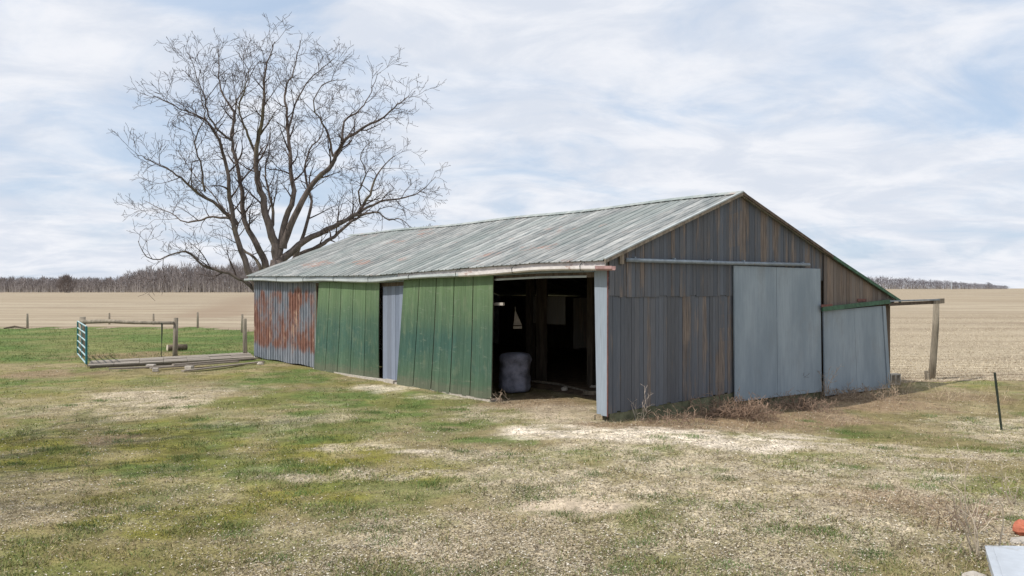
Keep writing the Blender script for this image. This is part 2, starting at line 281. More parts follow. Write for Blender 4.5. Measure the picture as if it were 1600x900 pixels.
# ---------------------------------------------------------------- mesh building
class MB:
    def __init__(s): s.v = []; s.f = []; s.c = []; s.w = []
    def add(s, vs_, fs, col=(1, 1, 1), wear=0.0):
        o = len(s.v); s.v += [tuple(p) for p in vs_]; s.f += [tuple(i + o for i in f) for f in fs]
        s.c += [col] * len(vs_); s.w += [wear] * len(vs_)
    def hexa(s, a, b, col=(1, 1, 1), wear=0.0):     # a, b: quads (4 points each), front and back
        s.add(list(a) + list(b), [(0, 1, 2, 3), (7, 6, 5, 4), (0, 4, 5, 1), (1, 5, 6, 2), (2, 6, 7, 3), (3, 7, 4, 0)], col, wear)
    def box(s, x0, x1, y0, y1, z0, z1, col=(1, 1, 1), wear=0.0):
        s.hexa([(x0, y0, z0), (x1, y0, z0), (x1, y0, z1), (x0, y0, z1)], [(x0, y1, z0), (x1, y1, z0), (x1, y1, z1), (x0, y1, z1)], col, wear)
    def beam(s, p, q, w, h=None, col=(1, 1, 1), up=(0, 0, 1), wear=0.):
        p = Vector(p); q = Vector(q); d = (q - p).normalized(); h = h or w
        a = d.cross(Vector(up)); a = a.normalized() if a.length > 1e-4 else Vector((1, 0, 0)); b = a.cross(d)
        a *= w / 2; b *= h / 2
        s.hexa([p - a - b, p + a - b, p + a + b, p - a + b], [q - a - b, q + a - b, q + a + b, q - a + b], col, wear)
    def tube(s, pts, rad, n=6, col=(1, 1, 1), cap=True):
        pts = [Vector(p) for p in pts]; rings = []; o = len(s.v); ref = None
        for i, p in enumerate(pts):
            d = (pts[min(i + 1, len(pts) - 1)] - pts[max(i - 1, 0)]).normalized()
            if ref is None: ref = d.orthogonal().normalized()
            a = (ref - d * ref.dot(d)); a = a.normalized() if a.length > 1e-5 else d.orthogonal().normalized(); ref = a; b = d.cross(a)
            r = rad[i] if hasattr(rad, '__len__') else rad
            for k in range(n):
                t = math.tau * k / n; s.v.append(tuple(p + a * (math.cos(t) * r) + b * (math.sin(t) * r))); s.c.append(col); s.w.append(0.)
        for i in range(len(pts) - 1):
            for k in range(n):
                a0 = o + i * n + k; a1 = o + i * n + (k + 1) % n; s.f.append((a0, a1, a1 + n, a0 + n))
        if cap:
            s.f.append(tuple(o + k for k in range(n))[::-1]); e = o + (len(pts) - 1) * n; s.f.append(tuple(e + k for k in range(n)))
    def build(s, name, m, parent=None, smooth=False, bevel=0):
        me = bpy.data.meshes.new(name); me.from_pydata(s.v, [], s.f)
        ca = me.color_attributes.new('col', 'FLOAT_COLOR', 'POINT')
        ca.data.foreach_set('color', np.concatenate([np.array(s.c, float).reshape(-1, 3), np.ones((len(s.c), 1))], 1).ravel())
        if any(s.w):
            wa = me.color_attributes.new('wear', 'FLOAT_COLOR', 'POINT'); w = np.array(s.w)
            wa.data.foreach_set('color', np.stack([w, w, w, np.ones(len(w))], 1).ravel())
        if smooth: me.polygons.foreach_set('use_smooth', [True] * len(me.polygons))
        me.update(); me.materials.append(m)
        o = bpy.data.objects.new(name, me); C.objects.link(o)
        if parent: o.parent = parent
        if bevel: b = o.modifiers.new('bevel', 'BEVEL'); b.width = bevel; b.segments = 2
        return o
def tag(o, label=None, cat=None, group=None, kind=None):
    for k, v in (('label', label), ('category', cat), ('group', group), ('kind', kind)):
        if v: o[k] = v
    return o
def empty(name, loc, rz=0, **kw):
    o = bpy.data.objects.new(name, None); C.objects.link(o); o.location = loc; o.rotation_euler = (0, 0, rz); o.empty_display_size = .2
    return tag(o, **kw)
def np_mesh(name, V, Fc, m, cols, smooth=False, extra=None):
    me = bpy.data.meshes.new(name); nv = len(V); nf, k = Fc.shape
    me.vertices.add(nv); me.vertices.foreach_set('co', V.astype(np.float32).ravel())
    me.loops.add(nf * k); me.loops.foreach_set('vertex_index', Fc.astype(np.int32).ravel())
    me.polygons.add(nf); me.polygons.foreach_set('loop_start', np.arange(0, nf * k, k, dtype=np.int32))
    me.polygons.foreach_set('loop_total', np.full(nf, k, dtype=np.int32)); me.update(calc_edges=True)
    for nm, arr in [('col', cols)] + (extra or []):
        ca = me.color_attributes.new(nm, 'FLOAT_COLOR', 'POINT')
        ca.data.foreach_set('color', np.concatenate([arr, np.ones((nv, 1))], 1).astype(np.float32).ravel())
    if smooth: me.polygons.foreach_set('use_smooth', np.ones(nf, bool))
    me.materials.append(m); o = bpy.data.objects.new(name, me); C.objects.link(o); return o
# ---------------------------------------------------------------- ground and field
def axis(lo, hi, step, far, gr=1.09):
    a = list(np.arange(lo, hi + 1e-6, step)); s = step; v = a[-1]; up = []
    while v < far: s *= gr; v += s; up.append(v)
    s = step; v = a[0]; dn = []
    while v > -far: s *= gr; v -= s; dn.append(v)
    return np.array(dn[::-1] + a + up)
xs = axis(-20, 20, .13, 5000); ys = axis(5.5, 34, .13, 5000)
ys = ys[ys > -400]
X, Y = np.meshgrid(xs, ys); nx, ny = len(xs), len(ys)
x = X.ravel(); y = Y.ravel(); V = np.stack([x, y, ghz(x, y)], 1)
cv_ = cover(x, y); cols = cover_col(x, y, cv_)
gm = np.stack([np.maximum(cv_[3], cv_[4]), cv_[0], cv_[6]], 1)
I = np.arange((ny - 1) * (nx - 1)); ii = I // (nx - 1); jj = I % (nx - 1); q0 = ii * nx + jj
Fq = np.stack([q0, q0 + 1, q0 + nx + 1, q0 + nx], 1)
cx_ = x[Fq].mean(1); cy_ = y[Fq].mean(1); inf = cy_ > field_edge(cx_)
def sub(faces, name, m, colr, extra):
    u, inv = np.unique(faces, return_inverse=True)
    return np_mesh(name, V[u], inv.reshape(faces.shape), m, colr[u], True, [('mask', extra[u])])
tag(sub(Fq[~inf], 'ground', M['ground'], cols, gm), kind='structure')
trk = np.zeros(len(x))           # vehicle track running up the left field
for off in (-1.1, 1.1):
    for k in range(40):
        t = k / 39; tx, ty = G(335 + 65 * t, 492 - 30 * t)
        pass
ax, ay = G(330, 494); bx, by = G(410, 459)
tt = np.clip(((x - ax) * (bx - ax) + (y - ay) * (by - ay)) / ((bx - ax) ** 2 + (by - ay) ** 2), 0, 1)
dd = np.hypot(x - ax - tt * (bx - ax), y - ay - tt * (by - ay)); trk = 1 - ss(np.abs(dd - 1.6), 0.6, 3.2)
edge = 1 - ss(y - field_edge(x), 0, 3.5)
tag(sub(Fq[inf], 'crop_field', M['field'], cols, np.stack([np.maximum(trk * .9, edge * .6)] * 3, 1)), kind='structure')
# ---------------------------------------------------------------- scattered ground cover
rng = np.random.default_rng(5)
def blades(name, n, gen, label=None, cat=None):
    x, y, h, w, col, lean = gen(n)
    n = len(x); a = rng.uniform(0, math.tau, n); z = ghz(x, y)
    la = rng.uniform(0, math.tau, n); lx = np.cos(la) * lean * h; ly = np.sin(la) * lean * h
    V = np.empty((n, 3, 3)); dx = np.cos(a) * w / 2; dy = np.sin(a) * w / 2
    V[:, 0] = np.stack([x - dx, y - dy, z - .005], 1); V[:, 1] = np.stack([x + dx, y + dy, z - .005], 1)
    V[:, 2] = np.stack([x + lx, y + ly, z + h / np.sqrt(1 + lean ** 2)], 1)
    cc = np.repeat(col, 3, 0)
    o = np_mesh(name, V.reshape(-1, 3), np.arange(3 * n).reshape(-1, 3), M['blade'], cc)
    return tag(o, label, cat, kind='stuff')
def inbarn(x, y, mgn=.0):
    c, s_ = math.cos(R(39)), math.sin(R(39)); lx = (x - BX) * c + (y - BY) * s_; ly = -(x - BX) * s_ + (y - BY) * c
    return (lx > mgn) & (lx < 12.5) & (ly > -.0) & (ly < 19.6), lx, ly
BX, BY = 2.02, 16.8
def scr(n, y0, y1, spread=.70, p=1.0):
    v = rng.uniform(1 / y1 ** p, 1 / y0 ** p, n); y = v ** (-1 / p); return rng.uniform(-spread, spread, n) * y, y
def gen_grass(n):
    x, y = scr(n, 5.6, 56, .72, .8); c = cover(x, y); green, olive, dry, gravel, white, sand, twig, lawn = c
    d = .40 + .6 * np.maximum(green, olive * .8); d = d * (1 - .55 * gravel) * (1 - .85 * np.maximum(white, sand)) * (1 - .5 * twig)
    keep = (rng.random(n) < d) & (y < field_edge(x)) & ~inbarn(x, y)[0]
    x = x[keep]; y = y[keep]; c = [k[keep] for k in c]; green, olive, dry, gravel, white, sand, twig, lawn = c; k = len(x)
    h = rng.uniform(.012, .040, k) * (1 + .5 * green + 1.1 * lawn) * (.45 + 1.5 * ss(fbm(x * 3.1, y * 3.1, 161, 3, .7), .40, .66)); w = rng.uniform(.005, .012, k) * (1 + y / 30)
    r = rng.random(k); base = np.tile(np.array([.36, .30, .175]), (k, 1)); gsel = r < (.10 + .6 * green + .1 * olive); osel = ~gsel & (r < .3 + .6 * green + .6 * olive)
    base[gsel] = (.125, .18, .06); base[osel] = (.21, .205, .075); base = base * rng.uniform(.6, 1.35, (k, 1))
    return x, y, h, w, np.clip(base, 0, 1), rng.uniform(.2, 1.6, k)
tag(blades('grass', 520000, gen_grass), 'short patchy green and straw coloured grass over the yard', 'grass')
def gen_stub(n):
    y = rng.uniform(1 / 90, 1 / 24, n) ** -1; x = rng.uniform(.3, .75, n) * y; row = np.round(y / .76) * .76 + rng.normal(0, .09, n) + .04 * x; y = row
    k = (y > field_edge(x)) & (x < y * .75); x = x[k]; y = y[k]; m = len(x)
    return x, y, rng.uniform(.04, .13, m), rng.uniform(.012, .03, m), np.clip(np.array([[.60, .52, .385]]) * (rng.uniform(.7, 1.15, m) * (.72 + .5 * fbm(y / 3.1, x / 40, 171, 3, .6)))[:, None], 0, 1), rng.uniform(.4, 3.2, m)
tag(blades('crop_stubble', 90000, gen_stub), 'pale cut stubble standing in rows on the right field', 'stubble')
def flakes(name, n, gen, label, cat):
    x, y, s, col, fl = gen(n); n = len(x); z = ghz(x, y); a = rng.uniform(0, math.tau, n)
    V = np.empty((n, 4, 3)); asp = rng.uniform(.25, .9, n)
    for i, (ca, cb) in enumerate(((1, 0), (.1, 1), (-1, .15), (-.1, -1))):
        ex = ca * s * rng.uniform(.7, 1.2, n); ey = cb * s * asp * rng.uniform(.7, 1.2, n)
        V[:, i, 0] = x + np.cos(a) * ex - np.sin(a) * ey; V[:, i, 1] = y + np.sin(a) * ex + np.cos(a) * ey
        V[:, i, 2] = z + rng.uniform(.0, 1., n) * s * .9 * fl + .004
    return tag(np_mesh(name, V.reshape(-1, 3), np.arange(4 * n).reshape(-1, 4), M['blade'], np.repeat(np.clip(col, 0, 1), 4, 0)), label, cat, kind='stuff')
def gen_chip(n):
    x, y = scr(n, 5.6, 30, .72, .9); c = cover(x, y); green, olive, dry, gravel, white, sand, twig, lawn = c
    d = .10 + .85 * gravel + .25 * white + .4 * dry * (1 - green) - .5 * sand - .9 * lawn
    k = (rng.random(n) < d) & ~inbarn(x, y, 2.4)[0]; x = x[k]; y = y[k]; m = len(x); wt = white[k]
    col = np.tile(np.array([.45, .39, .29]), (m, 1)); r = rng.random(m)
    col[r < .42] = (.15, .115, .075); col[r > .84] = (.60, .555, .47); col = col * rng.uniform(.65, 1.25, (m, 1))
    return x, y, rng.uniform(.004, .0145, m) * (1 + y / 50), col, 1.0
flakes('gravel', 330000, gen_chip, 'loose pale gravel chips and leaf litter strewn over the yard', 'gravel')
# ---------------------------------------------------------------- the barn
TH = R(39); CT, ST = math.cos(TH), math.sin(TH)
barn = empty('barn', (BX, BY, 0), TH, label='long weathered barn with ribbed metal roof, green sliding doors and blue grey gable', cat='barn')
def loc2w(lx, ly): return BX + lx * CT - ly * ST, BY + lx * ST + ly * CT
def onfront(px, py, lx=0.0):       # photo pixel -> (ly, z) on the plane local x = lx
    r = (px - 800) / F; # x = r*Y ; local x = (x-BX)*CT+(Y-BY)*ST = lx
    Yw = (lx + BX * CT + BY * ST) / (r * CT + ST); xw = r * Yw
    return -(xw - BX) * ST + (Yw - BY) * CT, H + (HY - py) / F * Yw
def ongable(px, py, ly=0.0):
    r = (px - 800) / F; Yw = (ly - BX * ST + BY * CT) / (-r * ST + CT); xw = r * Yw
    return (xw - BX) * CT + (Yw - BY) * ST, H + (HY - py) / F * Yw
LEN = 19.6; RX = 4.5; MX = 9.0; LX = 12.45
def ze(ly): return float(np.interp(ly, [-.3, 2, 4.66, 9.2, 14, 19.9], [3.36, 3.36, 3.30, 3.17, 3.2, 3.27]))
def zr(ly): return 5.10 + .02 * math.sin(ly * .9) - .03 * math.sin(max(0, ly) / LEN * math.pi)
def roofz(lx, ly):
    if lx < RX: return ze(ly) + (zr(ly) - ze(ly)) * (lx + .25) / (RX + .25)
    if lx < MX: return zr(ly) + (3.56 - 5.10) * (lx - RX) / (MX - RX)
    return 3.56 + (zr(ly) - 5.1) + (2.42 - 3.56) * (lx - MX) / (LX + .1 - MX)
def roof_sheet(x0, x1, nx_, y0, y1, pitch=.34):
    mb = MB(); ly = y0; prof = []
    while ly < y1 - .01:
        sh = random.uniform(.72, 1.22); c = (.345 * sh, .355 * sh, .350 * sh)
        w = min(pitch, y1 - ly)
        prof += [(ly, .0, c), (ly + .012, .022, c), (ly + .04, .022, c), (ly + .06, 0, c), (ly + .17, .0, c), (ly + .182, .010, c), (ly + .20, .010, c), (ly + .212, 0, c), (ly + w - .003, 0, c)]
        ly += pitch
    prof = [p for p in prof if p[0] <= y1 + .05]
    for i in range(len(prof)):
        for k in range(nx_ + 1):
            lx = x0 + (x1 - x0) * k / nx_; p = prof[i]; w = (mnoise.noise((lx * 1.3, p[0] * 1.9, 2)) * .012)
            mb.v.append((lx, p[0], roofz(lx, p[0]) + p[1] + w + .02)); mb.c.append(p[2]); mb.w.append(0)
    n = nx_ + 1
    for i in range(len(prof) - 1):
        for k in range(nx_): a = i * n + k; mb.f.append((a, a + 1, a + n + 1, a + n))
    o = mb.build('roof', M['roof'], barn); s = o.modifiers.new('thickness', 'SOLIDIFY'); s.thickness = .012; s.offset = -1; return o
r1 = roof_sheet(-.27, RX, 12, -.16, LEN + .2); tag(r1, label='pale ribbed roof slope with rust streaks')
r2 = roof_sheet(RX, MX, 6, -.16, LEN + .2); r3 = roof_sheet(MX, LX + .2, 4, -.16, LEN + .2)
mb = MB()
for k in range(49):
    a = -.18 + k * .414; b = a + .416
    for s_, e in ((-1, -.17), (1, .17)): mb.hexa([(RX, a, roofz(RX, a) + .075), (RX, b, roofz(RX, b) + .075), (RX + e, b, roofz(RX + e, b) + .062), (RX + e, a, roofz(RX + e, a) + .062)], [(RX, a, roofz(RX, a) + .065), (RX, b, roofz(RX, b) + .065), (RX + e, b, roofz(RX + e, b) + .052), (RX + e, a, roofz(RX + e, a) + .052)], (.34, .37, .36))
mb.build('ridge_cap', M['roof'], barn)
# rake trims on the near gable
def rake(x0, x1, name, m, w=.13, y0=-.185, y1=-.15, dz=.0, n=6):
    mb = MB()
    for k in range(n):
        a = x0 + (x1 - x0) * k / n; b = x0 + (x1 - x0) * (k + 1) / n; za = roofz(a, 0) + .05 + dz; zb = roofz(b, 0) + .05 + dz
        mb.hexa([(a, y0, za - w), (b, y0, zb - w), (b, y0, zb), (a, y0, za)], [(a, y1, za - w), (b, y1, zb - w), (b, y1, zb), (a, y1, za)], (.3, .3, .27))
    return mb.build(name, m, barn)
rake(-.27, RX, 'rake_board', M['oldwood'], .09); rake(RX, MX, 'rake_board', M['darkwood'], .08); tag(rake(MX - .3, LX + .2, 'rake_board', M['trimgreen'], .09, y0=-.19), label='green painted rake board over the lean-to')
mb = MB()
for k in range(9):                                  # purlin ends show under the far overhang; a light edge strip on the rake
    a = -.27 + (RX + .27) * k / 9; b = -.27 + (RX + .27) * (k + 1) / 9
    mb.hexa([(a, -.20, roofz(a, 0) + .035), (b, -.20, roofz(b, 0) + .035), (b, -.20, roofz(b, 0) + .065), (a, -.20, roofz(a, 0) + .065)], [(a, -.12, roofz(a, 0) + .055), (b, -.12, roofz(b, 0) + .055), (b, -.12, roofz(b, 0) + .07), (a, -.12, roofz(a, 0) + .07)])
mb.build('edge_flashing', M['gutter'], barn)
# eave: fascia, soffit, gutter
def along(name, m, prof, y0, y1, n=40, dzf=None, col=(1, 1, 1)):
    mb = MB(); np_ = len(prof)
    for i in range(n + 1):
        ly = y0 + (y1 - y0) * i / n; dz = dzf(ly) if dzf else 0
        for (px_, pz) in prof: mb.v.append((px_, ly, ze(ly) + pz + dz)); mb.c.append(col); mb.w.append(0)
    for i in range(n):
        for k in range(np_): a = i * np_ + k; b = i * np_ + (k + 1) % np_; mb.f.append((a, b, b + np_, a + np_))
    mb.f.append(tuple(range(np_))); mb.f.append(tuple(n * np_ + k for k in range(np_))[::-1])
    return mb.build(name, m, barn)
tag(along('fascia_board', M['white'], [(-.20, -.13), (-.17, -.13), (-.17, .0), (-.20, .0)], -.10, 8.2), label='peeling white fascia board')
along('fascia_board', M['gutter'], [(-.20, -.13), (-.17, -.13), (-.17, .0), (-.20, .0)], 8.21, LEN + .15)
gp = [(-.33, -.07), (-.335, -.13), (-.31, -.16), (-.24, -.165), (-.21, -.14), (-.21, -.075), (-.22, -.075), (-.222, -.13), (-.245, -.15), (-.305, -.148), (-.322, -.125), (-.318, -.07)]
sagd = lambda ly: -.03 + .02 * math.sin(ly * 1.1)
along('gutter', M['gutter'], gp, 5.0, LEN + .25, 50, sagd)
tag(along('gutter', M['white'], gp, .06, 4.99, 20, sagd), label='peeling white gutter with dents'); tag(along('gutter', M['gutter_red'], gp, -.42, .05, 6, sagd), label='rusty red stained gutter end')
for k in range(9):
    ly = .5 + k * 2.3; mb = MB(); mb.tube([(-.16, ly, ze(ly) - .02), (-.27, ly, ze(ly) + .0), (-.345, ly, ze(ly) - .09), (-.33, ly, ze(ly) - .19), (-.22, ly, ze(ly) - .20)], .008, 5); mb.build('gutter_bracket', M['dark'], barn)
# planks: fn(s, t) -> point on the face, s across, t upward
def planks(name, m, fn, nrm, widths, tseg=1, thick=.025, gap=.006, colf=None, wearf=None, top=None, jit=.006, parent=None):
    mb = MB(); nrm = Vector(nrm); tot = sum(widths); s0 = 0
    for i, w in enumerate(widths):
        s1 = s0 + w / tot; g = gap / tot; a = s0 + g / 2; b = s1 - g / 2; off = nrm * random.uniform(-jit, jit)
        col = colf(i, (a + b) / 2) if colf else (1, 1, 1); te = random.uniform(-.004, .006)
        for k in range(tseg):
            t0 = k / tseg + (te if k == 0 else 0); t1 = (k + 1) / tseg
            P = [Vector(fn(a, t0)) + off, Vector(fn(b, t0)) + off, Vector(fn(b, t1)) + off, Vector(fn(a, t1)) + off]
            wr = wearf((a + b) / 2, (t0 + t1) / 2) if wearf else 0.0
            mb.hexa(P, [p - nrm * thick for p in P], col, max(.001, wr))
        s0 = s1
    return mb.build(name, m, parent or barn)
def rw(tot, w=.19, v=.25):
    n = max(1, round(tot / w)); return [random.uniform(1 - v, 1 + v) for _ in range(n)]
def fixw(ws, tot): s = sum(ws); return [w * tot / s for w in ws]
# front long wall --------------------------------------------------------
def yF(px, lx=0.): return onfront(px, 500, lx)[0]
ya, yb = yF(494), LEN
mb = MB(); npt = 0; ly = ya
wtop = lambda ly: ze(ly) - .06
while ly < yb - .02:                                # ribbed rusty sheet
    for d, xx in ((0, 0), (.09, 0), (.115, -.045), (.155, -.045), (.18, 0)):
        l = min(ly + d, yb)
        for zz in (0.06 + .02 * math.sin(l * 3), wtop(l)): mb.v.append((xx, l, zz)); mb.c.append((1, 1, 1)); mb.w.append(0)
        npt += 1
    ly += .225
for i in range(npt - 1): a = i * 2; mb.f.append((a, a + 1, a + 3, a + 2))
o = mb.build('metal_wall', M['rust'], barn); tag(o, label='ribbed grey steel wall streaked with orange rust'); s = o.modifiers.new('thickness', 'SOLIDIFY'); s.thickness = .01
mb = MB(); mb.box(-.03, .07, ya - .13, ya - .005, .02, wtop(ya) - .1); mb.build('door_jamb', M['darkwood'], barn)
mb = MB(); mb.box(-.05, -.032, ya - .04, ya + .0, .05, wtop(ya) - .1); mb.build('corner_trim', M['gutter'], barn)
def shadec(c, a, b): q = random.uniform(a, b); h = random.uniform(-.04, .04); return (c[0] * q * (1 + h), c[1] * q, c[2] * q * (1 - h))
blue = lambda i, s: shadec((.205, .235, .300), .85, 1.12)
y6, y7 = yF(640), yF(598.5)
planks('board_wall', M['pale'], lambda s, t: (.0, y6 + (y7 - y6) * s, .08 + (wtop(y7) - .18) * t), (-1, 0, 0), rw(y7 - y6, .24), 1, .025, .006, blue)
ycr = yF(931); 
def cornf(s, t):
    y0 = 0.0; y1 = ycr + .03 - .10 * (1 - t); return (-.02 - .02 * (1 - t), y0 + (y1 - y0) * s, .11 + (ze(0) - .13) * t)
tag(planks('corner_boards', M['pale'], cornf, (-1, 0, 0), [1, .8], 4, .05, .004, lambda i, s: (.28, .325, .38)), label='pale blue corner boards beside the open doorway')
mb = MB(); mb.beam((-.05, -.03, .10), (-.045, -.03, 3.2), .022, .02); mb.build('corner_trim', M['redwood'], barn)
mb = MB(); mb.box(.03, .22, .0, .2, 0, 3.1); mb.build('corner_post', M['darkwood'], barn)
# header over the doors, white strip
along('door_header', M['darkwood'], [(-.02, -.33), (.06, -.33), (.06, .0), (-.02, .0)], .0, ya, 30)
yo1 = yF(772); tag(along('header_strip', M['gutter'], [(-.045, -.335), (-.023, -.335), (-.023, -.29), (-.045, -.29)], ycr + .25, yo1, 10), label='thin pale strip over the open doorway')
# green doors
def quadfn(fl, c):       # c: corners bl, br, tr, tl in photo pixels on a plane; fl builds the 3-D point
    P = [fl(*q) for q in c]
    def fn(s, t):
        a = P[0] * (1 - s) + P[1] * s; b = P[3] * (1 - s) + P[2] * s; return a * (1 - t) + b * t
    return fn
def fr(lx): return lambda px, py: (lambda yz: Vector((lx, yz[0], yz[1])))(onfront(px, py, lx))
def gb(ly): return lambda px, py: (lambda xz: Vector((xz[0], ly, xz[1])))(ongable(px, py, ly))
def gdoor(c, n, curl, name, label, lx=-.13):
    d = empty(name, (0, 0, 0)) if False else None
    base = quadfn(fr(lx), c)
    def fn(s, t):
        p = base(s, t); k = (1 - t) ** 2 * s ** 3; bow = math.sin(math.pi * t) * .02 * math.sin(3 * s)
        return (p.x + curl * k + bow, p.y + curl * .0 + (curl * .9 * k if curl else 0), p.z)
    gc = lambda i, s: (lambda q: (q, q, q))(random.uniform(.82, 1.12))
    # wide groups of boards separated by a darker joint
    mb = MB(); tot = n; fine = 5; gq = [random.uniform(.88, 1.08) for _ in range(n)]
    for i in range(n):
        for j in range(fine):
            a = (i + j / fine) / n; b = (i + (j + 1) / fine) / n; g = .0005 if j else .0042; g2 = .0005 if j < fine - 1 else .0042
            q = random.uniform(.90, 1.07) * gq[i]; off = random.uniform(-.002, .002)
            T = 8; te = random.uniform(-.004, .006)
            for k in range(T):
                t0 = k / T + (te if k == 0 else 0); t1 = (k + 1) / T
                P = [Vector(fn(u, v)) + Vector((off, 0, 0)) for u, v in ((a + g, t0), (b - g2, t0), (b - g2, t1), (a + g, t1))]
                mb.hexa(P, [p + Vector((.02, 0, 0)) for p in P], (q, q, q))
    o = mb.build(name, M['green'], barn); tag(o, label=label)
    mb = MB()                                        # dark backing and ledger boards behind
    for t0, t1 in ((.06, .12), (.48, .54), (.9, .96)):
        mb = MB()
        for k in range(6):
            s0_ = .01 + k / 6 * .97; s1_ = .01 + (k + 1) / 6 * .97
            P = [Vector(fn(u, v)) + Vector((.028, 0, 0)) for u, v in ((s0_, t0), (s1_, t0), (s1_, t1), (s0_, t1))]
            mb.hexa(P, [p + Vector((.03, 0, 0)) for p in P])
        mb.build('door_ledge', M['darkwood'], o)
    mb = MB()
    for k in range(8):
        for s_a, s_b in ((.003, .5), (.5, .997)):
            P = [Vector(fn(u, v)) + Vector((.0215, 0, 0)) for u, v in ((s_a, k / 8 + .002), (s_b, k / 8 + .002), (s_b, (k + 1) / 8), (s_a, (k + 1) / 8))]
            mb.hexa(P, [p + Vector((.004, 0, 0)) for p in P])
    mb.build('door_backing', M['darkwood'], o)
    return o
gdoor([(490, 579), (587.5, 597), (593, 437), (498, 441)], 5, .22, 'sliding_door', 'narrower green sliding door with a curled lower corner')
gdoor([(619, 602), (768, 624), (771, 426), (631, 431)], 5, .0, 'sliding_door', 'wider green sliding door beside the open doorway')
along('door_track', M['track'], [(-.10, -.22), (-.03, -.22), (-.03, -.16), (-.10, -.16)], ycr, ya, 30, lambda l: 0.)
mb = MB(); ly = yF(612); mb.box(-.16, -.03, ly - .35, ly + .2, -.0, .10); mb.build('door_sill', M['block'], barn)
mb = MB(); mb.box(-.12, .12, yo1, ya, -.06, .045); mb.build('foundation', M['block'], barn)
# gable wall --------------------------------------------------------------
def wearg(lx, z):
    w = .30 * math.exp(-((lx - 4.6) / 1.5) ** 2 - ((z - 4.2) / .8) ** 2) + .38 * math.exp(-((lx - 4.1) / .8) ** 2 - ((z - .9) / 1.1) ** 2)
    w += .22 * math.exp(-((lx - 7.7) / 1.2) ** 2 - ((z - 3.6) / .5) ** 2) + .18 * math.exp(-((lx - 1.1) / .5) ** 2 - ((z - 3.3) / .5) ** 2) + .12 * math.exp(-((lx - 2.6) / .9) ** 2 - ((z - 2.2) / 1.0) ** 2)
    return w * 1.35 + .16
def gboards(name, m, x0, x1, zb, zt, y, colf, seg=8, w=.13, gap=.007, wear=wearg, th=.022):
    mb = MB(); ws = fixw(rw(x1 - x0, w), x1 - x0); a = x0
    for i, wd in enumerate(ws):
        b = a + wd; yy = y + random.uniform(-.005, .005); c = colf(i); bt = zb((a + b) / 2) + random.uniform(-.022, .022); extra = random.choice((0, 0, 0, .12, .28, -.15))
        for k in range(seg):
            za0 = bt + (zt(a) - bt) * k / seg; za1 = bt + (zt(a) - bt) * (k + 1) / seg; zb0 = bt + (zt(b) - bt) * k / seg; zb1 = bt + (zt(b) - bt) * (k + 1) / seg
            P = [(a + gap / 2, yy, za0), (b - gap / 2, yy, zb0), (b - gap / 2, yy, zb1), (a + gap / 2, yy, za1)]
            mb.hexa(P, [(p[0], p[1] + th, p[2]) for p in P], c, max(.001, wear((a + b) / 2, (za0 + za1) / 2) + extra))
        a = b
    return mb.build(name, m, barn)
gcol = lambda i: shadec((.112, .121, .138), .82, 1.14)
seam = lambda lx: 2.62
top = lambda lx: roofz(lx, 0) - .02
gboards('lower_gable_boards', M['gable'], .0, 4.62, lambda x: .165 + .022 * x, lambda x: 2.80, -.02, gcol)
gboards('upper_gable_boards', M['gable'], .0, MX, lambda x: seam(x) if x < 4.6 else 3.0, top, -.040, gcol, 6)
gboards('gable_backing', M['darkwood'], .0, MX, lambda x: .19 + .022 * x, lambda x: top(x) - .03, .012, lambda i: (1, 1, 1), 1, .5, .0)
bcol = lambda i: shadec((.16, .135, .118), .75, 1.2)
tag(gboards('lean_to_boards', M['brown'], ongable(1283, 450)[0], LX - .02, lambda x: float(np.interp(x, [MX, LX], [2.22, 2.32])), lambda x: top(x) - .015, -.085, bcol, 2, .18, wear=lambda x, z: .3), label='bare brown boards above the lean-to door')
mb = MB(); rbx, rbz = ongable(972, 400, -.1); mb.box(rbx - .06, rbx + .06, -.10, -.058, rbz - .17, rbz + .14); mb.build('rail_block', M['oldwood'], barn)
a = gb(-.13)(979, 406); b = gb(-.13)(1264, 413.5); mb = MB(); mb.tube([a, a.lerp(b, .5) + Vector((0, 0, -.012)), b], .045, 10); mb.build('door_rail', M['track'], barn, True)
for k in range(6):
    p = a.lerp(b, .04 + k * .184); mb = MB(); mb.box(p.x - .02, p.x + .02, -.13, -.057, p.z + .015, p.z + .07); mb.build('rail_bracket', M['track'], barn)
def slab(name, m, c, ly, th, label, segs=1, groove=()):
    fn = quadfn(gb(ly), c); mb = MB(); cuts = [0] + list(groove) + [1]
    for i in range(len(cuts) - 1):
        s0_, s1_ = cuts[i] + (.0015 if i else 0), cuts[i + 1] - (.0015 if i < len(cuts) - 2 else 0)
        P = [fn(s0_, 0), fn(s1_, 0), fn(s1_, 1), fn(s0_, 1)]; mb.hexa(P, [p + Vector((0, th, 0)) for p in P])
    return tag(mb.build(name, m, barn, bevel=.004), label=label)
slab('sliding_door', M['ply'], [(1149, 628), (1284, 612), (1282, 420), (1147, 415)], -.105, .04, 'flat blue grey sliding door hanging on the gable', groove=(.46,))
slab('lean_to_door', M['ply'], [(1289, 619), (1386, 607), (1378, 478), (1287, 486)], -.14, .04, 'flat blue grey lean-to door', groove=(.5,))
slab('lean_to_panel', M['ply'], [(1387.5, 607), (1392, 606), (1384, 478), (1379.5, 478)], -.17, .03, 'narrow tilted strip beside the lean-to door')
mb = MB(); mb.box(MX - .06, MX + .05, -.06, .05, -.3, 3.0); mb.build('door_post', M['oldwood'], barn)
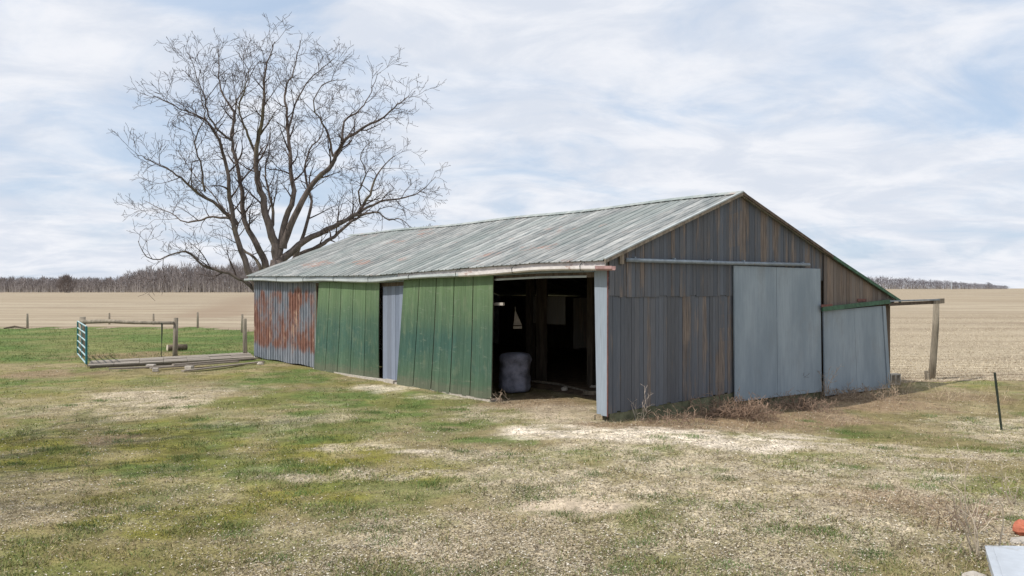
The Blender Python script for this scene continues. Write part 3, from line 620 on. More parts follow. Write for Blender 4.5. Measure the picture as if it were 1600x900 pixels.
# lean-to header, green flashing and the track running out to the post
h0 = gb(-.19)(1285, 483); h1 = gb(-.19)(1391, 471); mb = MB(); mb.beam(h0, h1, .05, .12); mb.build('lean_to_header', M['trimgreen'], barn)
mb = MB(); q0_ = gb(-.195)(1283, 478); q1_ = gb(-.195)(1300, 477); mb.beam(q0_, q1_, .03, .07); mb.build('rust_patch_trim', M['redwood'], barn)
mb = MB(); mb.beam(gb(-.10)(1340, 469), gb(-.10)(1353, 469), .03, .08); mb.build('rust_patch_trim', M['redwood'], barn)
# other walls and interior
mb = MB(); mb.box(LX - .05, LX, .1, LEN, -.35, 2.435); mb.build('lean_to_side_wall', M['darkwood'], barn)
mb = MB(); n = 24
for k in range(n):
    a = LX * k / n; b = LX * (k + 1) / n
    mb.hexa([(a, LEN - .04, -.3), (b, LEN - .04, -.3), (b, LEN - .04, roofz(b, LEN) - .01), (a, LEN - .04, roofz(a, LEN) - .01)], [(a, LEN, -.3), (b, LEN, -.3), (b, LEN, roofz(b, LEN) - .01), (a, LEN, roofz(a, LEN) - .01)])
mb.build('far_gable_wall', M['gable'], barn)
mb = MB(); mb.box(MX + .06, LX, .05, .09, -.3, 2.5); mb.build('lean_to_backing', M['darkwood'], barn)
mb = MB(); mb.hexa([(.03, -.012, -.5), (MX - .3, -.012, -.5), (MX - .3, -.012, .33), (.03, -.012, .155)], [(.03, .20, -.5), (MX - .3, .20, -.5), (MX - .3, .20, .33), (.03, .20, .155)]); tag(mb.build('foundation', M['concrete'], barn), label='mossy concrete footing under the gable')
mb = MB(); mb.tube([(-.07, .32, .10), (-.07, .32, -.02), (-.07, .02, -.02), (-.07, .02, .10)], .012, 6); mb.build('corner_bracket', M['dark'], barn)
mb = MB(); nn = 30
for i in range(nn + 1):
    for j in range(nn + 1):
        lx = 2.3 + (LX - 2.4) * i / nn + (.25 * mnoise.noise((j * .7, 1, 5)) if i == 0 else 0); ly = .25 + (LEN - .3) * j / nn
        wx, wy = loc2w(lx, ly); mb.v.append((lx, ly, float(ghz(wx, wy)) + (.02 if i else -.04) + .04 * mnoise.noise((lx, ly, 0)) + .03)); mb.c.append((1, 1, 1)); mb.w.append(0)
for i in range(nn):
    for j in range(nn): a = i * (nn + 1) + j; mb.f.append((a, a + 1, a + nn + 2, a + nn + 1))
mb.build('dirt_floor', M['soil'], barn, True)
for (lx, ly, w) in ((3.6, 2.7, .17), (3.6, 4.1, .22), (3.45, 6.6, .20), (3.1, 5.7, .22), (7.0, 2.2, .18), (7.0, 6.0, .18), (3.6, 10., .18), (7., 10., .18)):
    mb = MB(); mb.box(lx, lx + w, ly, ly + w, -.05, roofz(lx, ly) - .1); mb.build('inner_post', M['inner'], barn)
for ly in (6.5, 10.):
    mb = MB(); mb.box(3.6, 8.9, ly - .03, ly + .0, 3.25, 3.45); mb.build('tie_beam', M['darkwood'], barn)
planks('partition', M['brown'], lambda s, t: (4.2 + 2.8 * s, 5.5, 1.0 + 1.5 * t), (0, -1, 0), rw(2.8, .2), 1, .02, .03, lambda i, s: (.12, .115, .105), lambda s, t: .3)
planks('partition', M['brown'], lambda s, t: (3.4, 5.0 + 1.4 * s, 1.75 + .8 * t), (-1, 0, 0), rw(1.4, .3), 1, .02, .01, lambda i, s: (.15, .145, .135), lambda s, t: .3)
mb = MB(); p0 = fr(.08)(771, 475); p1 = fr(.08)(787, 475); mb.beam(p0 + Vector((0, .2, 0)), p1, .05, .07); mb.build('latch_board', M['block'], barn)
# ---------------------------------------------------------------- things in the doorway
def w2(px, Yw, z): return ((px - 800) / F * Yw, Yw, z)
by_ = 21.6; bxw = (805 - 800) / F * by_; mb = MB()
pr = [(0, .0), (.38, .0)] + [(.42 + .012 * math.sin(k * 2.1), .05 + k * .08) for k in range(11)] + [(.40, .93), (.35, 1.0), (.2, 1.04), (0, 1.05)]
nseg = 36
for (r_, z_) in pr:
    for k in range(nseg):
        t = math.tau * k / nseg; w = 1 + .16 * mnoise.noise((math.cos(t) * 1.8, math.sin(t) * 1.8, z_ * 2.4)) + .05 * mnoise.noise((math.cos(t) * 8, math.sin(t) * 8, z_ * 14))
        mb.v.append((r_ * w * math.cos(t), r_ * w * math.sin(t), z_ + .03 * mnoise.noise((math.cos(t), math.sin(t), 3)) * (r_ > .1))); mb.c.append((1, 1, 1)); mb.w.append(0)
for i in range(len(pr) - 1):
    for k in range(nseg): a = i * nseg + k; b = i * nseg + (k + 1) % nseg; mb.f.append((a, b, b + nseg, a + nseg))
bale = mb.build('wrapped_bale', M['bale'], None, True); bale.location = (bxw, by_, .02)
tag(bale, 'lumpy blue grey wrapped bale standing inside the open doorway', 'bale')
def obox(name, m, loc, size, rz=0, tilt=0, label=None, cat=None, group=None, bevel=.01, parent=None, col=(1, 1, 1)):
    mb = MB(); sx, sy, sz = size; mb.box(-sx / 2, sx / 2, -sy / 2, sy / 2, 0, sz, col); o = mb.build(name, m, parent, bevel=bevel)
    o.location = loc; o.rotation_euler = (tilt, 0, rz); return tag(o, label, cat, group)
gx, gy = G(927, 618); obox('wood_block', M['oldwood'], (gx - .05, gy, .02), (.42, .14, .10), R(4), 0, 'short pale wood block lying at the doorway corner', 'wood block')
mb = MB(); mb.tube([w2(832, 23.0, .12), w2(870, 22.6, .09), w2(905, 21.6, .06), w2(936, 20.6, .07)], .035, 6, (1, 1, 1)); tag(mb.build('fallen_pole', M['oldwood'], None), 'long thin pole lying across the dark barn floor', 'pole')
def rock(name, loc, s, m, label, cat, group=None, seed=0):
    me_v = []; mb = MB(); n1_, n2_ = 7, 10
    for i in range(n1_ + 1):
        for k in range(n2_):
            ph = math.pi * i / n1_; t = math.tau * k / n2_; d = Vector((math.sin(ph) * math.cos(t), math.sin(ph) * math.sin(t), math.cos(ph)))
            w = 1 + .35 * mnoise.noise(d * 1.6 + Vector((seed, 0, 0))); mb.v.append((d.x * s[0] * w, d.y * s[1] * w, d.z * s[2] * w)); mb.c.append((1, 1, 1)); mb.w.append(0)
    for i in range(n1_):
        for k in range(n2_): a = i * n2_ + k; b = i * n2_ + (k + 1) % n2_; mb.f.append((a, a + n2_, b + n2_, b))
    o = mb.build(name, m, None); o.location = loc; return tag(o, label, cat, group)
gx, gy = G(882, 612); rock('rock', (gx, gy, .07), (.10, .08, .07), M['block'], 'small white rock on the floor inside the doorway', 'rock', seed=3)
gx, gy = G(928, 609); rock('rock', (gx, gy, .07), (.13, .08, .06), M['block'], 'flat white rock behind the wood block in the doorway', 'rock', seed=8)
# hanging feed chute piece seen in the dark
mb = MB(); mb.hexa([(0, 0, .62), (.03, 0, .62), (.38, 0, .12), (-.08, 0, .12)][::-1], [(0, .04, .62), (.03, .04, .62), (.38, .04, .12), (-.08, .04, .12)][::-1]); mb.box(-.1, .38, -.02, .06, .0, .09)
mb.box(.0, .03, .0, .04, .62, .75)
o = mb.build('hanging_bracket', M['block'], barn); tag(o, label='pale triangular bracket hanging in the dark interior')
o.location = (1.8, 5.3, 1.68); o.rotation_euler = (0, 0, R(-39)); o.scale = (.5, 1, .8)
# ---------------------------------------------------------------- track post beside the lean-to
t0_ = gb(-.17)(1388, 473); t1_ = gb(-.17)(1473, 470)
run = empty('overhead_track', Matrix.Rotation(TH, 4, 'Z') @ t1_ + Vector((BX, BY, 0)), label='overhead door track and beam carried out from the lean-to onto a leaning post', cat='door track')
rp = run.location.copy()
def tw(p): return Matrix.Rotation(TH, 4, 'Z') @ p + Vector((BX, BY, 0)) - rp
mb = MB(); mb.beam(tw(t0_ + Vector((.0, .0, -.05))), tw(t1_ + Vector((-.25, .05, -.04))), .05, .10); mb.build('beam', M['darkwood'], run)
mb = MB(); mb.beam(tw(t0_ + Vector((0, -.01, .05))), tw(t1_ + Vector((-.35, -.01, .04))), .09, .045); mb.build('rail', M['track'], run)
mb = MB(); mb.beam(tw(t1_ + Vector((-.75, .03, -.02))), tw(t1_), .12, .16); mb.build('beam_end', M['oldwood'], run)
pt = w2(1463, 26.7, 2.34); pb = w2(1455, 26.9, -.4); mb = MB()
mb.tube([Vector(pb), Vector(pb).lerp(Vector(pt), .3) + Vector((.02, 0, 0)), Vector(pb).lerp(Vector(pt), .7) + Vector((.03, 0, 0)), Vector(pt)], [.115, .11, .10, .09], 10)
tag(mb.build('wooden_post', M['post'], None, True), 'tall grey leaning wooden post holding up the door track right of the barn', 'post')
mb = MB(); mb.tube([w2(1448, 26.6, -.35), w2(1447, 26.6, .05)], .06, 8); mb.tube([w2(1452, 26.4, -.35), w2(1450.5, 26.4, -.02)], .04, 8)
tag(mb.build('wood_stump', M['post'], None), 'short broken stump at the foot of the leaning post', 'stump')
# cinder block beside the barn, dirt mound
cb = empty('cinder_block', (*w2(1396, 25.3, 0)[:2], -.25), R(20), label='pale cinder block at the foot of the lean-to wall', cat='cinder block')
mb = MB(); mb.box(-.2, .2, -.1, .1, 0, .04); mb.box(-.2, .2, -.1, .1, .30, .34); mb.box(-.2, -.16, -.1, .1, .04, .30); mb.box(.16, .2, -.1, .1, .04, .3); mb.box(-.02, .02, -.1, .1, .04, .3); mb.build('block', M['block'], cb)
# ---------------------------------------------------------------- fence posts, gate, frame
fps = [(43, 513, 490, 'thin grey fence post furthest left at the field edge'), (171, 507, 489, 'fence post at the field edge just right of the teal gate'), (240, 507, 490, 'fence post at the field edge above the middle of the log rail'),
       (309, 513, 488, 'fence post at the field edge right of the gate frame'), (378, 520, 491, 'thin fence post at the field edge nearest the barn')]
for px, pyb, pyt, lb in fps:
    gx, gy = G(px, pyb); hgt = (pyb - pyt) / F * gy; mb = MB(); lean = random.uniform(-.03, .03)
    mb.tube([(0, 0, -.3), (lean * .5, 0, hgt * .5), (lean, 0, hgt)], [.08, .075, .065], 8); o = mb.build('fence_post', M['post'], None, True)
    o.location = (gx, gy, 0); tag(o, lb, 'fence post', 'posts along the far field edge')
gx, gy = G(391, 556); mb = MB(); mb.tube([(0, 0, -.3), (-.02, 0, .8), (-.03, 0, 1.55)], [.09, .085, .075], 10); o = mb.build('fence_post', M['post'], None, True); o.location = (gx - .1, gy - .3, 0)
tag(o, 'thick round wooden post against the rusty corner of the barn', 'fence post')
ga = Vector((*G(121.5, 557), 0)); gbv = Vector((*G(135, 574), 0))           # teal gate swung towards us
gate = empty('farm_gate', ga, 0, label='teal tubular steel farm gate standing open at the left post', cat='gate'); gv = gbv - ga
zb_, zt_ = .12, 1.44
mb = MB(); mb.tube([(0, 0, zb_), (0, 0, zt_)], .035, 8); mb.build('end_bar', M['gate'], gate); mb = MB(); mb.tube([gv + Vector((0, 0, zb_)), gv + Vector((0, 0, zt_))], .04, 8); mb.build('end_bar', M['gate'], gate)
for k in range(6):
    z = zb_ + (zt_ - zb_) * k / 5; mb = MB(); mb.tube([(0, 0, z), gv + Vector((0, 0, z))], .026, 8); mb.build('rail', M['gatel'], gate)
mb = MB(); mb.tube([gv * .5 + Vector((0, 0, zb_)), gv * .5 + Vector((0, 0, zt_))], .02, 6); mb.build('brace', M['gate'], gate)
fx0, fy0 = G(129, 557); fx1, fy1 = G(273, 560.5)
mb = MB(); mb.tube([(fx0, fy0, -.3), (fx0 + .0, fy0, 1.62)], [.13, .12], 10); tag(mb.build('fence_post', M['post'], None, True), 'thick wooden post behind the open teal gate', 'fence post')
mb = MB(); mb.tube([(fx1, fy1, -.3), (fx1 + .03, fy1, .8), (fx1 + .05, fy1, 1.62)], [.10, .095, .085], 10); tag(mb.build('fence_post', M['post'], None, True), 'weathered post carrying the right end of the log rail', 'fence post')
mb = MB(); P0 = Vector((fx0, fy0 - .12, 1.42)); P1 = Vector((fx1, fy1 - .12, 1.42)); mb.tube([P0, P0.lerp(P1, .3) + Vector((0, 0, .04)), P0.lerp(P1, .6) + Vector((0, 0, .0)), P1], [.085, .08, .07, .065], 8)
tag(mb.build('log_rail', M['post'], None, True), 'long rough log rail spanning between the two gate posts', 'rail')
wp = P0.lerp(P1, .885); mb = MB(); mb.tube([wp + Vector((0, -.05, 0)), wp + Vector((.0, -.05, -.3)), wp + Vector((-.01, -.05, -.9)), wp + Vector((-.02, -.05, -1.35))], [.035, .03, .012, .012], 5)
tag(mb.build('chain', M['dark'], None), 'thin dark chain hanging from the log rail', 'chain')
lg = Vector((*G(277, 547.5), .13)); mb = MB(); mb.tube([(-.42, 0, 0), (0, .02, .01), (.42, .0, 0)], [.14, .135, .13], 12); 
lgo = empty('log', lg, R(38), label='cut log with a pale sawn end lying in the green grass', cat='log'); o = mb.build('bark', M['bark_log'], lgo, True)
mb = MB(); mb.tube([(-.435, 0, 0), (-.421, 0, 0)], [.142, .148], 12); mb.build('sawn_end', M['logend'], lgo)
gx, gy = G(22, 514); mb = MB(); mb.tube([(-.7, 0, .05), (0, .1, .16), (.8, 0, .05)], [.05, .08, .04], 6); o = mb.build('branch', M['bark_log'], None); o.location = (gx, gy, 0); tag(o, 'dark fallen branch at the field edge far left', 'branch')
# platform of old planks and loose boards
pl = empty('wooden_platform', (*G(265, 570), 0), 0, label='low grey plank platform on the ground between gate and barn', cat='platform'); pp = pl.location.copy()
c0 = Vector((*G(137, 577), 0)); c1 = Vector((*G(398, 563.5), 0)); c2 = Vector((*G(388, 555), 0)); c3 = Vector((*G(142, 569.5), 0))
mb = MB(); n = 6
for k in range(n):
    a0 = c0.lerp(c3, k / n + .01); a1 = c0.lerp(c3, (k + 1) / n - .01); b0 = c1.lerp(c2, k / n + .01); b1 = c1.lerp(c2, (k + 1) / n - .01); u = Vector((0, 0, .14 + random.uniform(-.008, .012))); q = random.uniform(.8, 1.1)
    S = 7
    for i in range(S):
        P = [a0.lerp(b0, i / S), a0.lerp(b0, (i + 1) / S - .002), a1.lerp(b1, (i + 1) / S - .002), a1.lerp(b1, i / S)]; w_ = Vector((0, 0, random.uniform(-.01, .01)))
        P = [p - pp + u + w_ for p in P]; mb.hexa(P, [p - Vector((0, 0, .05)) for p in P], tuple(c * q for c in (.30, .265, .225)))
mb.build('planking', M['plank'], pl)
mb = MB(); mb.beam(c0 - pp + Vector((.05, .1, .03)), c1 - pp + Vector((-.1, .1, .03)), .12, .10, (.12, .1, .08)); mb.beam(c3 - pp + Vector((.05, -.1, .03)), c2 - pp + Vector((-.1, -.1, .03)), .12, .10, (.12, .1, .08)); mb.build('sleeper', M['plank'], pl)
lbs = [((170, 578), (300, 573), .04, 'loose long board on the ground at the left end of the platform'), ((235, 580), (372, 570), .10, 'loose long board lying along the middle of the platform front'), ((270, 577), (402, 567), .16, 'topmost loose board leaning along the platform front'), ((285, 582), (412, 568), .05, 'loose board lying nearest the rusty barn wall and furthest forward')]
for (a, b, z, lb) in lbs:
    A = Vector((*G(*a), z)); B = Vector((*G(*b), z + .02)); mb = MB(); m_ = A.lerp(B, .5); mb.beam(A - m_, B - m_ , .16, .045, (.29, .25, .21)); o = mb.build('loose_board', M['plank'], None); o.location = m_
    tag(o, lb, 'board', 'loose boards in front of the platform')
for (px, py, s, lb) in ((236, 575, .22, 'pale block under the loose boards left of centre'), (296, 577.5, .2, 'pale block under the loose boards right of centre'), (243, 581, .14, 'small pale block just in front of the loose boards')):
    obox('concrete_block', M['block'], (*G(px, py), 0), (s * 1.3, s, .13), random.uniform(-.3, .3), 0, lb, 'concrete block', bevel=.02)
gx, gy = G(407, 570); rock('rock', (gx, gy, .04), (.14, .1, .06), M['block'], 'pale rock at the corner of the rusty wall', 'rock', seed=12)
# steel T-post on the right
gx, gy = G(1566, 664, -.15); mb = MB(); A = Vector((0, 0, -.2)); B = Vector((-.16, .0, 1.13)); mb.beam(A, B, .042, .012, (1, 1, 1), (0, 1, 0)); mb.beam(A + Vector((0, .02, 0)), B + Vector((0, .02, 0)), .012, .045, (1, 1, 1), (0, 1, 0))
o = mb.build('steel_post', M['dark'], None); o.location = (gx, gy, -.15); tag(o, 'thin dark steel post leaning in the grass on the right', 'post')
# white enamel cabinet lying at the lower right edge, orange float beside it
wb = empty('white_cabinet', (4.93, 8.33, 0), 0, label='white metal cabinet lying on its back in the lower right corner', cat='cabinet')
def trap(i0, z0, z1):
    q = [(0, 0), (1.05, -.04), (.9, -1.3), (-.52, -1.06)]; cx0, cy0 = .3, -.6
    q = [(cx0 + (a - cx0) * i0, cy0 + (b - cy0) * i0) for a, b in q][::-1]
    return [(a, b, z0) for a, b in q], [(a, b, z1) for a, b in q]
mb = MB(); a, b = trap(1, 0, .10); mb.hexa(a, b); mb.build('body', M['enamel'], wb, bevel=.01)
mb = MB(); a, b = trap(1.015, .102, .118); mb.hexa(a, b); mb.build('rim', M['enamel'], wb, bevel=.004)
mb = MB(); a, b = trap(.88, .119, .126); mb.hexa(a, b); mb.build('lid_panel', M['enamel'], wb, bevel=.003)
mb = MB(); mb.box(-.05, .5, -.93, -.80, .127, .134); mb.build('slot_shade', M['dark'], wb)  # flat dark strip in place of the shade inside an open slot
fl = rock('orange_float', (5.78, 9.02, .09), (.125, .10, .095), M['orange'], 'faded orange lump of plastic at the right edge of the yard', 'float', seed=5)
gx, gy = G(1512, 898); rock('rock', (gx, gy - .1, .01), (.12, .08, .05), M['block'], 'pale rock at the bottom edge left of the white cabinet', 'rock', seed=15)
gx, gy = G(1590, 850); rock('rock', (gx + .1, gy, .02), (.20, .10, .05), M['block'], 'grey lump behind the white cabinet', 'rock', seed=19)
# ---------------------------------------------------------------- branching plants
def grow(mb, p, d, L, r, lvl, spec, rnd, col=(1, 1, 1)):
    """one wiggly tapered branch with children"""
    n = spec['n'][lvl]; pts = [p]; rs = [r]; q = p.copy(); d = d.normalized()
    for i in range(n):
        d = (d + Vector((rnd.gauss(0, 1), rnd.gauss(0, 1), rnd.gauss(0, 1))) * spec['wig'] + Vector((0, 0, spec['up']))).normalized()
        q = q + d * (L / n); pts.append(q.copy()); rs.append(max(spec['rmin'], r * (1 - .85 * (i + 1) / n)))
    mb.tube(pts, rs, spec['k'][lvl], col, cap=False)
    if lvl + 1 < len(spec['n']):
        sprout(mb, pts, rs, L, lvl, spec, rnd, col)
def sprout(mb, pts, rs, L, lvl, spec, rnd, col, start=.2):
    m = max(1, int(L * spec['dens'][lvl] + rnd.random())); ang0 = rnd.random() * 6
    for j in range(m):
        t = start + (1 - start) * (j + rnd.random()) / m; f = t * (len(pts) - 1); i = min(int(f), len(pts) - 2)
        p = pts[i].lerp(pts[i + 1], f - i); ax = (pts[i + 1] - pts[i]).normalized(); o = ax.orthogonal().normalized(); o.rotate(Matrix.Rotation(ang0 + j * 2.4 + rnd.uniform(-.6, .6), 3, ax))
        a = R(rnd.uniform(*spec['ang'])); d = ax * math.cos(a) + o * math.sin(a); rr_ = rs[i] + (rs[i + 1] - rs[i]) * (f - i)
        cl = spec['len'][lvl] * rnd.uniform(.4, 1.35) * (1.15 - .5 * t)
        grow(mb, p, d, cl, min(rr_ * .6, spec['r'][lvl]), lvl + 1, spec, rnd, col)
# the great bare tree: main limbs, each with its own depth direction
YT = 40.5; S = 540 / 1157
def tp(cx, cy, dy): cx = 545 + (cx - 545) * .965; cy = cy + max(0, 420 - cy) * .07; px = 180 + cx * S; py = 10 + cy * S; Yw = YT + dy; return Vector(((px - 800) / F * Yw, Yw, H + (HY - py) / F * Yw))
limbs = [  # points in the close-up, start radius, end radius, depth at start, depth at end
 ([(545, 880), (535, 800), (515, 740), (490, 640), (470, 560), (468, 490), (485, 400), (497, 300), (497, 220), (512, 155), (535, 95)], .34, .02, 0, -1.0),
 ([(468, 495), (440, 430), (418, 370), (410, 330), (430, 260), (440, 200), (400, 130)], .11, .015, -.2, -2.5),
 ([(520, 760), (528, 690), (512, 620), (500, 560), (515, 480), (520, 400)], .13, .02, .3, 2.5),
 ([(547, 840), (565, 740), (598, 640), (592, 560), (583, 450), (575, 360), (568, 270), (600, 200), (622, 90)], .25, .02, 0, 1.5),
 ([(580, 420), (600, 340), (640, 250), (700, 190), (748, 150)], .09, .015, .8, 3.0),
 ([(560, 810), (600, 710), (660, 600), (730, 530), (765, 460), (830, 412), (900, 375), (960, 320), (1000, 290)], .26, .015, 0, -2.0),
 ([(768, 455), (775, 385), (830, 340), (868, 280), (890, 210)], .10, .015, -1.0, .5),
 ([(735, 500), (712, 410), (690, 370), (668, 330), (700, 250), (780, 230)], .09, .015, -1.0, -3.0),
 ([(555, 855), (640, 785), (740, 735), (820, 690), (865, 630), (890, 560), (950, 500)], .27, .02, 0, 1.6),
 ([(820, 690), (900, 655), (985, 640), (1045, 615), (1092, 570)], .10, .015, .7, 2.4),
 ([(810, 700), (880, 690), (930, 715), (970, 710), (1010, 748)], .09, .015, .7, -1.0),
 ([(835, 680), (825, 620), (850, 560), (830, 500), (870, 450)], .08, .015, 1.0, -1.5),
 ([(600, 840), (690, 800), (740, 770), (800, 720), (850, 690)], .20, .06, 1.5, 3.2),
 ([(600, 850), (635, 760), (660, 650), (638, 560), (655, 480), (700, 420), (690, 350)], .15, .02, 1.2, 3.2),
 ([(520, 960), (500, 860), (460, 780), (430, 720), (420, 620), (400, 520), (385, 440), (390, 350), (352, 280), (340, 200), (338, 120)], .27, .02, .5, 1.2),
 ([(385, 450), (340, 420), (305, 360), (290, 290), (262, 220), (240, 150)], .10, .015, .8, -.8),
 ([(388, 440), (395, 380), (405, 300), (440, 250), (465, 180)], .09, .015, .8, 3.0),
 ([(480, 960), (440, 880), (400, 760), (380, 640), (362, 510), (330, 430), (290, 375), (205, 335), (110, 290)], .25, .015, 0, -2.2),
 ([(290, 620), (280, 540), (258, 460), (290, 365), (275, 280), (255, 190)], .08, .015, -1.3, -3.5),
 ([(405, 730), (340, 670), (250, 612), (195, 565), (120, 525), (60, 500)], .15, .015, 0, -2.8),
 ([(400, 715), (320, 705), (230, 722), (150, 682), (80, 650)], .10, .015, .3, 2.2),
 ([(470, 960), (440, 925), (370, 895), (280, 862), (225, 820), (110, 850), (60, 785)], .17, .015, .2, -1.6),
 ([(500, 930), (470, 850), (420, 810), (380, 720), (330, 640), (250, 560), (200, 480)], .13, .015, 1., 3.0),
]
tree = empty('bare_tree', (*tp(540, 960, 0)[:2], 0), label='large leafless spreading tree behind the far end of the barn', cat='tree'); tb = tree.location.copy()
spec = dict(n=[6, 5, 4, 3, 2], k=[5, 4, 3, 3, 3], wig=.15, up=.03, rmin=.0085, dens=[1.7, 2.6, 3.7, 3.3], len=[1.7, 1.05, .60, .34], r=[.055, .030, .017, .011], ang=(28, 62))
rt = random.Random(11)
mb = MB(); mb.tube([Vector((0, 0, -.4)), Vector((0, 0, .3)), Vector((0, 0, 1.2)), tp(541, 905, 0) - tb, tp(545, 850, 0) - tb], [.75, .62, .50, .42, .36], 14); 
for a, b in (((520, 950), .3), ((485, 950), .28), ((472, 950), .22)): q = tp(*a, .3) - tb; mb.tube([Vector((0, 0, .6)), Vector((q.x * .6, .1, q.z * .6)), q], [b + .05, b, b - .04], 9)
mb.build('trunk', M['bark'], tree, True)
for pts, r0, r1_, d0, d1 in limbs:
    n = len(pts); P = [tp(c[0], c[1], d0 + (d1 - d0) * (i / (n - 1)) ** 1.2) - tb for i, c in enumerate(pts)]
    Q = []; rs = []                                         # Catmull-Rom refinement
    for i in range(n - 1):
        a = P[max(i - 1, 0)]; b = P[i]; c = P[i + 1]; d = P[min(i + 2, n - 1)]
        for k in range(4):
            t = k / 4; q = .5 * ((2 * b) + (c - a) * t + (2 * a - 5 * b + 4 * c - d) * t * t + (3 * b - a - 3 * c + d) * t ** 3)
            g = (i + t) / (n - 1); Q.append(q + Vector((rt.gauss(0, 1), rt.gauss(0, 1), rt.gauss(0, 1))) * .025); rs.append(.84 * (r0 + (r1_ - r0) * g ** .62))
    Q.append(P[-1]); rs.append(r1_); L = sum((Q[i + 1] - Q[i]).length for i in range(len(Q) - 1))
    mb = MB(); mb.tube(Q, rs, 9 if r0 > .12 else 6, cap=False); sprout(mb, Q, rs, L, 0, spec, rt, (.62, .56, .55), .22)
    mb.build('limb', M['bark'], tree, r0 > 0)
# a second bare tree stands out of sight to the left; its branches shade the yard
t2 = tree.copy(); C.objects.link(t2); t2['label'] = 'bare tree out of frame on the left whose branches shade the yard'
for ch in [c for c in C.objects if c.parent == tree]: c = ch.copy(); C.objects.link(c); c.parent = t2
t2.location = (-13.8, 9.8, 0); t2.scale = (.74, .74, .74); t2.rotation_euler = (0, 0, R(70))
# round tree standing before the far wood
# ---------------------------------------------------------------- far woods
def far_wood(name, spots, label, tone, density=150):
    V_ = []; Cc = []
    for (x0, y0, hh, ww) in spots:
        tf = rng.uniform(.72, 1.22); hh = hh * rng.choice((.86, .95, 1.0, 1.05))
        n = density; 
        z0 = float(ghz(x0, y0)); t = rng.random(n) ** .7; ang = rng.uniform(0, math.tau, n)
        rad = ww * np.sin(np.clip(t, .05, 1) * math.pi * .85 + .25).clip(.12, 1) * rng.random(n) ** .5
        bx_ = x0 + rad * np.cos(ang); by2 = y0 + rad * np.sin(ang); bz = z0 + t * hh * .93
        L = rng.uniform(.06, .22, n) * hh; w = rng.uniform(.05, .16, n); lx = np.cos(ang) * rng.uniform(.1, .7, n) * L; ly = np.sin(ang) * rng.uniform(.1, .7, n) * L
        a = np.stack([bx_ - w, by2, bz], 1); b = np.stack([bx_ + w, by2 + w * .5, bz], 1); c = np.stack([bx_ + lx, by2 + ly, bz + L], 1)
        V_.append(np.stack([a, b, c], 1)); Cc.append(np.array(tone)[None] * tf * rng.uniform(.6, 1.3, (n, 1)) * np.ones((1, 3)))
        for q in range(2):                              # trunks
            tx = x0 + rng.uniform(-ww, ww) * .4; V_.append(np.array([[[tx - .28, y0, z0 - 1], [tx + .28, y0, z0 - 1], [tx + rng.uniform(-.8, .8), y0, z0 + hh * .62]]])); Cc.append(np.array([[.33, .30, .28]]) * rng.uniform(.7, 1.3))
    A = np.concatenate(V_); Cl = np.concatenate(Cc); o = np_mesh(name, A.reshape(-1, 3), np.arange(len(A) * 3).reshape(-1, 3), M['wood_far'], np.repeat(np.clip(Cl, 0, 1), 3, 0))
    return o
def topL(px): return float(np.interp(px, [-60, 60, 100, 180, 200, 230, 290, 340, 400, 480], [433, 434, 434, 435, 426, 418, 413, 414, 410, 414]))
sp_ = []
for row in range(9):
    Yw = 505 + row * 9
    for px in np.arange(-150, 620, 5.0): 
        p = px + rng.uniform(-3, 3); top_ = topL(p); hh = (457 - top_) / F * Yw * rng.uniform(.72, 1.03); sp_.append(((p - 800) / F * Yw, Yw + rng.uniform(-4, 4), hh, rng.uniform(2.2, 4.2)))
tag(far_wood('far_wood', sp_, '', (.27, .24, .235), 70), 'long belt of leafless grey brown woods along the left horizon', 'woods', kind='stuff')
def topR(px): return float(np.interp(px, [1280, 1320, 1380, 1440, 1500, 1540, 1575], [434, 434, 432.5, 436, 441, 444, 447]))
sp_ = []
for row in range(6):
    Yw = 900 + row * 14
    for px in np.arange(1240, 1576, 4.0):
        p = px + rng.uniform(-2, 2); hh = (452 - topR(p)) / F * Yw * rng.uniform(.8, 1.05); sp_.append(((p - 800) / F * Yw, Yw, max(1.5, hh), rng.uniform(2.5, 5)))
tag(far_wood('far_wood', sp_, '', (.235, .215, .235), 60), 'low strip of bare woods on the right horizon', 'woods', kind='stuff')
o = far_wood('round_tree', [((103 - 800) / F * 470, 470, 10.2, 5.6)] + [((103 - 800) / F * 470 + rng.uniform(-2, 2), 470 + rng.uniform(-3, 3), 9.8, 5.2) for _ in range(5)], '', (.20, .17, .16), 200)
tag(o, 'round bushy bare tree standing in front of the left woods', 'tree')
o = far_wood('round_tree', [((1543 - 800) / F * 880, 880, 8.0, 4.0), ((1546 - 800) / F * 880, 880, 7.0, 4.5)], '', (.20, .18, .19), 200)
tag(o, 'small rounded tree at the right end of the far woods', 'tree')
mb = MB(); mb.tube([(0, 0, 0), (0, 0, 9.5)], .45, 6); o = mb.build('white_pole', M['enamel'], None); o.location = ((1487 - 800) / F * 870, 870, 1.2); tag(o, 'tiny white pole before the woods on the right horizon', 'pole')
